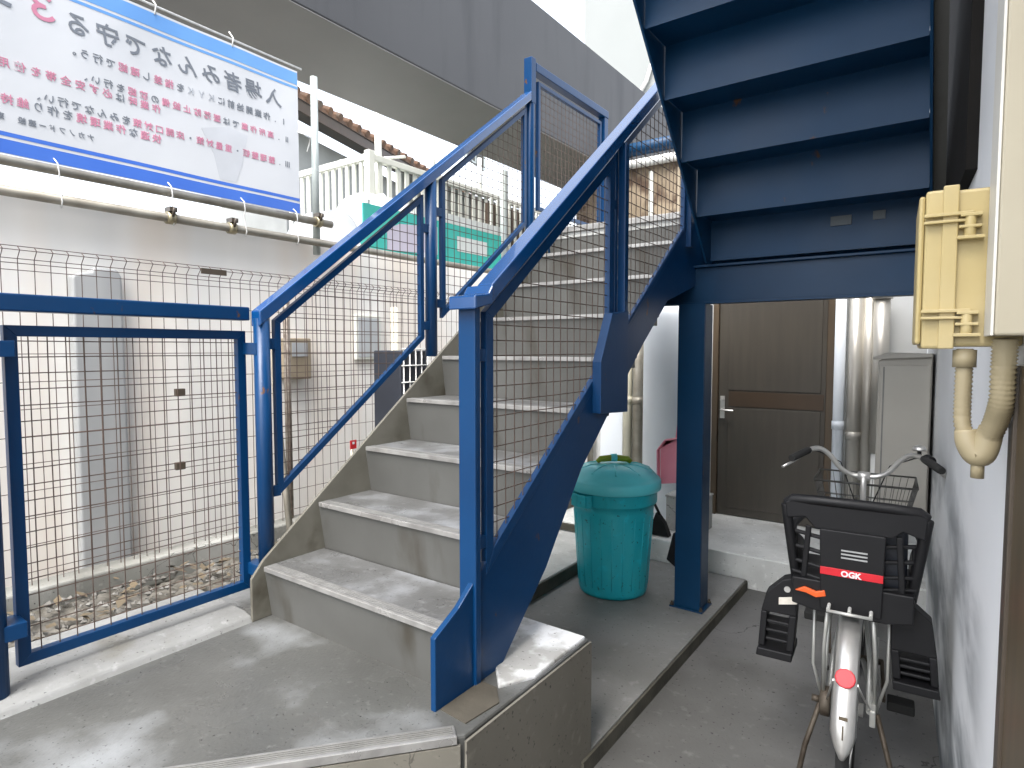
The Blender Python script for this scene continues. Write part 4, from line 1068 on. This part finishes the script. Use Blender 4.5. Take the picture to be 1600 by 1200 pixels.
# ------------------------------------------------------------------ bicycle with child seat
yaw = math.atan2(0.997, -0.072)
bk = thing('bicycle', 'silver city bicycle with black rear child seat parked along the white wall', 'bicycle', (-0.262, 2.36, GZ))
bk.rotation_euler = (0, 0, yaw)
bk['_local'] = 1
def bpart(mb, name, m, parent=None, bevel=0.0):
    o = mb.build(name, m, parent or bk, bevel)
    o['_local'] = 1
    return o
WR = 0.325
def wheel(xc):
    wv = MB(); wv.tube(arc((xc, 0, WR), WR - 0.018, 0, 2 * math.pi * 47 / 48, 47), 0.019, 10, closed=True)
    # wheel part: hub with spokes
    hub = MB(); hub.tube([(xc, -0.045, WR), (xc, 0.045, WR)], 0.022, 14)
    for k in range(28):
        a_ = 2 * math.pi * k / 28
        sgn = 1 if k % 2 else -1
        hub.tube([(xc + 0.022 * math.cos(a_ + .5 * sgn), 0.03 * sgn, WR + 0.022 * math.sin(a_ + .5 * sgn)), (xc + 0.285 * math.cos(a_), 0, WR + 0.285 * math.sin(a_))], 0.0013, 4)
    h = bpart(hub, 'wheel', 'silver')
    bpart(wv, 'tyre', 'rubber', h)
    rim = MB(); rim.tube(arc((xc, 0, WR), WR - 0.042, 0, 2 * math.pi * 47 / 48, 47), 0.0115, 8, closed=True)
    bpart(rim, 'rim', 'silver', h)
wheel(0.0); wheel(1.10)
def fender(xc, a0, a1, m, n=30):
    g = MB()
    r = WR + 0.022
    prof = [(-0.036, -0.022), (-0.029, -0.005), (-0.015, 0.003), (0.0, 0.005), (0.015, 0.003), (0.029, -0.005), (0.036, -0.022)]
    vs = []
    for i in range(n + 1):
        a_ = a0 + (a1 - a0) * i / n
        tp = 1.0 if i < n - 2 else (0.85 if i == n - 2 else (0.65 if i == n - 1 else 0.3))
        for (yy, dr) in prof:
            vs.append((xc + (r + dr) * math.cos(a_), yy * tp, WR + (r + dr) * math.sin(a_)))
    k = len(prof)
    fs = [(i * k + j, i * k + j + 1, (i + 1) * k + j + 1, (i + 1) * k + j) for i in range(n) for j in range(k - 1)]
    for f in g.poly(vs, fs): f.smooth = True
    o = bpart(g, 'fender', m)
    md = o.modifiers.new('solid', 'SOLIDIFY'); md.thickness = 0.0016
    return o
fr_ = fender(0.0, R(60), R(178), 'silver')
fender(1.10, R(25), R(150), 'silver')
# reflector with dark bezel on the rear fender
aR = R(140)
pr = Vector((math.cos(aR), 0, math.sin(aR)))
pc = Vector((0, 0, WR)) + pr * (WR + 0.027)
def disc(g, c, n_, r, h, k=20):
    n_ = n_.normalized(); t1 = Vector((0, 1, 0)); t2 = n_.cross(t1)
    A = [c + (t1 * math.cos(2 * math.pi * i / k) + t2 * math.sin(2 * math.pi * i / k)) * r for i in range(k)]
    B = [p + n_ * h for p in A]
    g.poly(A + B, [tuple(range(k))[::-1], tuple(range(k, 2 * k))] + [(i, (i + 1) % k, k + (i + 1) % k, k + i) for i in range(k)])
g = MB(); disc(g, pc, pr + Vector((-0.3, 0, 0)), 0.029, 0.012, 12); bpart(g, 'reflector', 'red', None, 0.003)
aS = R(165); ps = Vector((0, 0, WR)) + Vector((math.cos(aS), 0, math.sin(aS))) * (WR + 0.0275)
tS = Vector((-math.sin(aS), 0, math.cos(aS)))
g = MB(); g.bar(ps + tS * 0.02 + Vector((0, 0.0, 0)), ps - tS * 0.02, 0.004, 0.0016, (math.cos(aS), 0, math.sin(aS))); g.bar(ps + Vector((0, -0.012, 0)) - tS * 0.04, ps + Vector((0, 0.012, 0)) - tS * 0.04, 0.010, 0.0016, (math.cos(aS), 0, math.sin(aS))); bpart(g, 'sticker', 'leaf', fr_)
# frame
g = MB()
BB = (0.47, 0, 0.30)
st_top = (0.33, 0, 0.68)
g.tube([BB, st_top], 0.0155, 12)
g.tube([(0.84, 0, 0.66), (0.72, 0, 0.45), (0.60, 0, 0.33), BB], 0.019, 12)
g.tube([(0.845, 0, 0.71), (0.70, 0, 0.52), (0.56, 0, 0.44), (0.44, 0, 0.40)], 0.014, 10)
g.tube([(0.85, 0, 0.73), (0.82, 0, 0.62)][::-1], 0.021, 12)
for s_ in (-1, 1):
    g.tube([(0.0, 0.062 * s_, WR), (0.25, 0.055 * s_, 0.31), (0.45, 0.03 * s_, 0.30)], 0.0095, 8)
    g.tube([(0.0, 0.062 * s_, WR), (0.12, 0.058 * s_, 0.45), (0.335, 0.022 * s_, 0.655)], 0.0085, 8)
bpart(g, 'frame', 'frame')
g = MB(); g.tube([(0.835, 0, 0.66), (0.90, 0, 0.60), (0.905, 0, 0.59)], 0.016, 10)
for s_ in (-1, 1):
    g.tube([(0.90, 0.0, 0.66), (0.91, 0.045 * s_, 0.645), (0.96, 0.052 * s_, 0.55), (1.03, 0.052 * s_, 0.42), (1.10, 0.052 * s_, WR)], 0.011, 8)
bpart(g, 'fork', 'silver')
# saddle
g = MB(); g.tube([(0.35, 0, 0.62), (0.30, 0, 0.79)], 0.0125, 10); bpart(g, 'seat_post', 'silver')
g = MB()
vs = []
sec = [(0.16, 0.095, 0.80), (0.19, 0.108, 0.815), (0.26, 0.098, 0.82), (0.33, 0.06, 0.812), (0.40, 0.034, 0.805), (0.44, 0.022, 0.80)]
for (x, hw_, z) in sec:
    for (fy, dz) in ((-1, -0.045), (-0.9, -0.01), (-0.4, 0.008), (0, 0.004), (0.4, 0.008), (0.9, -0.01), (1, -0.045)):
        vs.append((x, hw_ * fy, z + dz))
fs = [(i * 7 + j, i * 7 + j + 1, (i + 1) * 7 + j + 1, (i + 1) * 7 + j) for i in range(5) for j in range(6)] + [tuple(range(6, -1, -1)), tuple(range(35, 42))]
for f in g.poly(vs, fs): f.smooth = True
bpart(g, 'saddle', 'black')
# handlebar: stem, swept bar
HXl, HZl = 0.825, 0.985
g = MB(); g.tube([(0.84, 0, 0.72), (0.815, 0, 0.96), (0.825, 0, 0.985), (0.84, 0, 0.985)], 0.0125, 12); g.tube([(HXl + 0.01, -0.025, HZl), (HXl + 0.01, 0.025, HZl)], 0.021, 12); bpart(g, 'stem', 'silver')
g = MB()
left = [tuple(v) for v in smooth([(HXl + 0.01, 0.0, HZl), (HXl + 0.01, 0.05, HZl + 0.003), (HXl, 0.095, HZl + 0.03), (HXl - 0.015, 0.135, HZl + 0.085), (HXl - 0.035, 0.175, HZl + 0.117), (HXl - 0.075, 0.215, HZl + 0.117), (HXl - 0.15, 0.25, HZl + 0.103), (HXl - 0.20, 0.272, HZl + 0.092)], 4)]
right = [(x, -y, z) for x, y, z in left]
full = list(reversed(right)) + left[1:]
g.tube(full, 0.0112, 12); hb = bpart(g, 'handlebar', 'silver')
for s_ in (1, -1):
    a_ = Vector((HXl - 0.085, 0.220 * s_, HZl + 0.1155)); b_ = Vector((HXl - 0.212, 0.277 * s_, HZl + 0.090))
    g = MB(); g.tube([a_, a_.lerp(b_, .1), a_.lerp(b_, .9), b_], [0.0145, 0.0165, 0.0165, 0.015], 12); bpart(g, 'grip', 'rubber', hb)
    g = MB(); g.tube([a_ + Vector((0.02, -0.006 * s_, -0.005)), a_ + Vector((0.01, 0.03 * s_, -0.03)), a_ + Vector((-0.05, 0.06 * s_, -0.052)), b_ + Vector((0.02, 0.038 * s_, -0.045))], [0.009, 0.0075, 0.006, 0.0065], 8); bpart(g, 'brake_lever', 'silver', hb)
# bell and shifter by the right grip
g = MB(); g.lathe([(0.026, 0.0), (0.027, 0.006), (0.022, 0.016), (0.01, 0.022), (0.0001, 0.023)], (HXl - 0.055, -0.205, HZl + 0.145), 20); bpart(g, 'bell', 'silver', hb)
g = MB(); g.tube([(HXl - 0.055, -0.205, HZl + 0.118), (HXl - 0.055, -0.205, HZl + 0.146)], 0.008, 8); g.tube([(HXl - 0.085, -0.231, HZl + 0.1155), (HXl - 0.115, -0.245, HZl + 0.109)], 0.021, 12); bpart(g, 'shifter', 'black', hb)
g = MB()
for s_ in (1, -1):
    g.tube([(HXl - 0.05, 0.20 * s_, HZl + 0.11), (HXl + 0.06, 0.19 * s_, HZl + 0.09), (HXl + 0.11, 0.10 * s_, HZl + 0.04), (HXl + 0.07, 0.03 * s_, HZl - 0.15), (HXl + 0.02, 0.02 * s_, 0.68)], 0.0028, 6)
bpart(g, 'brake_cable', 'black')
# basket
g = MB()
def ring(x0, x1, hy, z):
    return [(x0, -hy, z), (x0, hy, z), (x1, hy, z), (x1, -hy, z)]
tp = dict(x0=0.90, x1=1.20, hy=0.21, z=0.935); bt = dict(x0=0.93, x1=1.13, hy=0.155, z=0.70)
def lerpring(t_):
    return ring(bt['x0'] + (tp['x0'] - bt['x0']) * t_, bt['x1'] + (tp['x1'] - bt['x1']) * t_, bt['hy'] + (tp['hy'] - bt['hy']) * t_, bt['z'] + (tp['z'] - bt['z']) * t_)
for t_, r_ in ((0, 0.003), (0.25, 0.002), (0.5, 0.002), (0.75, 0.002), (1.0, 0.0045)):
    rg = [Vector(p) for p in lerpring(t_)]
    for i in range(4):
        g.tube([rg[i], rg[(i + 1) % 4]], r_, 6)
A, B = [Vector(p) for p in lerpring(0)], [Vector(p) for p in lerpring(1)]
for i in range(4):
    n_ = 14 if i % 2 == 0 else 10
    for k in range(n_ + 1):
        u_ = k / n_
        g.tube([A[i].lerp(A[(i + 1) % 4], u_), B[i].lerp(B[(i + 1) % 4], u_)], 0.0012, 5)
for k in range(9):
    u_ = k / 8
    g.tube([A[0].lerp(A[1], u_), A[3].lerp(A[2], u_)], 0.0017, 5)
bpart(g, 'basket', 'basketwire')
# carrier
g = MB()
for yy in (-0.06, 0.0, 0.06):
    g.tube([(-0.17, yy, 0.72), (0.24, yy, 0.72)], 0.0055, 8)
for xx in (-0.17, -0.05, 0.08, 0.20):
    g.tube([(xx, -0.065, 0.715), (xx, 0.065, 0.715)], 0.0055, 8)
for s_ in (1, -1):
    g.tube([(-0.10, 0.065 * s_, 0.715), (-0.08, 0.075 * s_, 0.55), (0.0, 0.078 * s_, WR)], 0.006, 8)
    g.tube([(0.12, 0.065 * s_, 0.715), (0.05, 0.075 * s_, 0.50), (0.0, 0.078 * s_, WR)], 0.006, 8)
for s_ in (1, -1):
    g.tube([(-0.02, 0.112 * s_, 0.71), (-0.02, 0.112 * s_, 0.46), (0.0, 0.08 * s_, WR)], 0.005, 8)
g.tube([(-0.02, -0.112, 0.71), (-0.02, 0.112, 0.71)], 0.005, 8)
bpart(g, 'carrier', 'frame')
# stand
g = MB()
for s_ in (1, -1):
    g.tube([(0.0, 0.085 * s_, WR), (-0.03, 0.13 * s_, 0.16), (-0.05, 0.155 * s_, 0.012)], 0.009, 8)
g.tube([(-0.05, -0.155, 0.012), (-0.05, 0.155, 0.012)], 0.009, 8)
bpart(g, 'stand', 'rusty')
# rear hub brake, left
g = MB(); g.lathe([(0.045, 0.0), (0.05, 0.004), (0.05, 0.03), (0.03, 0.034)], (0, 0.055, WR), 24, 'y'); g.tube([(0, 0.09, WR), (0, 0.115, WR)], 0.012, 10); g.tube([(0.0, 0.08, WR), (0.06, 0.085, 0.40), (0.2, 0.07, 0.36)], 0.006, 8); bpart(g, 'drum_brake', 'rusty')
# chain case right, crank and pedals
g = MB(); g.prism([(-0.05, 0.355), (0.0, 0.375), (0.42, 0.385), (0.55, 0.37), (0.575, 0.30), (0.54, 0.225), (0.44, 0.215), (0.02, 0.275), (-0.05, 0.30)], 'y', -0.082, -0.064); bpart(g, 'chain_case', 'frame', None, 0.004)
cr = MB()
ca = R(212)
for s_, aa in ((-1, ca), (1, ca + math.pi)):
    cr.bar((0.47, 0.095 * s_, 0.30), (0.47 + 0.165 * math.cos(aa), 0.105 * s_, 0.30 + 0.165 * math.sin(aa)), 0.012, 0.022, (0, 0, 1))
cr.tube([(0.47, -0.10, 0.30), (0.47, 0.10, 0.30)], 0.012, 10)
crk = bpart(cr, 'crank', 'rusty')
for s_, aa in ((-1, ca), (1, ca + math.pi)):
    px_, pz_ = 0.47 + 0.165 * math.cos(aa), 0.30 + 0.165 * math.sin(aa)
    g = MB(); g.box(px_ - 0.035, px_ + 0.035, *(sorted((0.115 * s_, 0.205 * s_))), pz_ - 0.018, pz_ + 0.018); bpart(g, 'pedal', 'rubber', crk, 0.006)
# seat-back tail: fender stays
g = MB()
for s_ in (1, -1):
    g.tube([(0.0, 0.07 * s_, WR), (-0.19, 0.045 * s_, 0.47), (-0.262, 0.033 * s_, 0.535)], 0.0035, 6)
bpart(g, 'fender_stay', 'silver')

# child seat
cs = MB()
zt_, zb2 = 1.065, 0.70
def hoop(pts, r=0.014, n=10):
    cs.tube(pts, r, n)
# outer hoop
hp = []
for (yy, zz, xx) in ((0.165, 0.74, -0.055), (0.180, 0.85, -0.075), (0.196, 0.98, -0.09), (0.203, 1.035, -0.095)):
    hp.append((xx, yy, zz))
cs.tube(hp, [0.016, 0.016, 0.017, 0.017], 10)
cs.tube([(x, -y, z) for x, y, z in hp], [0.016, 0.016, 0.017, 0.017], 10)
cs.tube([(-0.095, 0.203, 1.035), (-0.10, 0.18, 1.054), (-0.105, 0.11, 1.058), (-0.11, 0, 1.060), (-0.105, -0.11, 1.058), (-0.10, -0.18, 1.054), (-0.095, -0.203, 1.035)], 0.017, 10)
# top shroud
cs.prism([(-0.203, 1.043), (-0.18, 1.058), (0.18, 1.058), (0.203, 1.043), (0.198, 0.99), (0.14, 1.0), (0.11, 0.965), (-0.11, 0.965), (-0.14, 0.99), (-0.198, 0.97)], 'x', -0.115, -0.085)
# centre spine
cs.prism([(-0.095, 0.97), (0.095, 0.97), (0.088, 0.70), (-0.088, 0.70)], 'x', -0.125, -0.09)
# slats to both sides
for zz in (0.93, 0.88, 0.83, 0.79, 0.755):
    for s_ in (1, -1):
        cs.bar((-0.095, 0.085 * s_, zz), (-0.075, 0.182 * s_, zz + 0.01), 0.016, 0.012)
for s_ in (1, -1):
    cs.bar((-0.10, 0.13 * s_, 0.97), (-0.09, 0.145 * s_, 0.75), 0.012, 0.018, (0, 1, 0))
# bucket seat and sides
cs.prism([(-0.175, 0.79), (0.175, 0.79), (0.175, 0.70), (0.10, 0.685), (-0.10, 0.685), (-0.175, 0.70)], 'x', -0.115, 0.0)
cs.box(-0.05, 0.26, -0.17, 0.17, 0.735, 0.765)
for s_ in (1, -1):
    P_2 = [(-0.075, 0.76), (0.24, 0.72), (0.26, 0.79), (0.10, 0.87), (-0.06, 0.93)]
    cs.prism(P_2, 'y', 0.172 * s_ - 0.006, 0.172 * s_ + 0.006)
    # arm rests
    cs.tube([(-0.075, 0.19 * s_, 0.90), (0.05, 0.195 * s_, 0.93), (0.2, 0.18 * s_, 0.93), (0.27, 0.10 * s_, 0.93), (0.28, 0, 0.93)], 0.014, 10)
so = bpart(cs, 'child_seat', 'black', None, 0.004)
g = MB(); g.box(-0.062, -0.03, -0.155, 0.085, 0.77, 0.985); bpart(g, 'back_pad', 'navyblack', so, 0.012)
# leg guards with slots (built as bars) ending in footrests
for s_, drop, wdt in ((1, -0.035, 0.115), (-1, -0.04, 0.125)):
    g = MB()
    y0_ = 0.165 if s_ > 0 else -0.115
    oy = lambda t_: (y0_ + s_ * (t_))
    xx0, xx1 = -0.045, 0.02
    top, bot = 0.745, 0.495 + drop
    tilt = 0.02
    outl = [(oy(0.0), top + 0.02), (oy(0.05), top), (oy(wdt - 0.01), top - 0.06), (oy(wdt + tilt), bot - 0.0), (oy(tilt + 0.0), bot - 0.03 * (1)), (oy(0.0), bot + 0.06)]
    # solid upper part
    zu = 0.62 if s_ > 0 else 0.58
    g.prism([(oy(0.0), top + 0.02), (oy(0.05), top), (oy(wdt - 0.012), top - 0.055), (oy(wdt + 0.004), zu), (oy(0.002), zu)], 'x', xx0, xx1)
    # side rails and crossbars
    zl2 = bot + 0.03
    g.prism([(oy(0.002), zu), (oy(0.026), zu), (oy(0.034), zl2), (oy(0.010), zl2)], 'x', xx0, xx1)
    g.prism([(oy(wdt - 0.018), zu), (oy(wdt + 0.004), zu), (oy(wdt + 0.012), zl2), (oy(wdt - 0.010), zl2)], 'x', xx0, xx1)
    nb = 4
    for k in range(1, nb):
        zz = zu + (zl2 - zu) * k / nb
        g.prism([(oy(0.02), zz), (oy(wdt - 0.01), zz), (oy(wdt - 0.01), zz - 0.012), (oy(0.02), zz - 0.012)], 'x', xx0 + 0.01, xx1)
    g.prism([(oy(0.010), zl2), (oy(wdt + 0.012), zl2), (oy(wdt + 0.016), bot), (oy(0.012), bot - 0.0)], 'x', xx0 - 0.02, xx1 + 0.07)
    if s_ < 0:
        g.prism([(oy(0.02), zu - 0.06), (oy(wdt - 0.005), zu - 0.06), (oy(wdt + 0.005), zl2), (oy(0.03), zl2)], 'x', xx1 - 0.008, xx1)
    bpart(g, 'leg_guard', 'black', so, 0.004)
# red label with white letters
g = MB(); g.prism([(-0.09, 0.845), (0.09, 0.845), (0.09, 0.820), (-0.09, 0.820)], 'x', -0.1285, -0.1255); lb = bpart(g, 'label', 'red', so, 0.001)
tb = MB()
text_bm(tb, 'OGK', 0.026, Matrix(((0, 0, -1, -0.1292), (-1, 0, 0, 0.0), (0, 1, 0, 0.8225), (0, 0, 0, 1))), 0.001)
bpart(tb, 'lettering', 'ink', so)
g = MB(); g.prism([(0.135, 0.765), (0.10, 0.755), (0.075, 0.765), (0.07, 0.745), (0.10, 0.735), (0.13, 0.745), (0.165, 0.748)], 'x', -0.128, -0.116); bpart(g, 'buckle', 'orange', so, 0.003)
g = MB(); g.prism([(0.165, 0.695), (0.225, 0.680), (0.225, 0.655), (0.165, 0.668)], 'x', -0.0475, -0.0455); bpart(g, 'sticker', 'sticker', so)
g = MB(); g.lathe([(0.0105, 0), (0.0105, 0.004)], (-0.049, 0.198, 0.715), 16, 'x'); bpart(g, 'bolt', 'silver', so)
g = MB()
for k in range(3):
    g.box(-0.1268, -0.1255, -0.045, 0.03, 0.905 - 0.012 * k, 0.910 - 0.012 * k)
bpart(g, 'caution_text', 'reflectprint', so)

for o_ in bpy.data.objects:
    if '_local' in o_:
        del o_['_local']
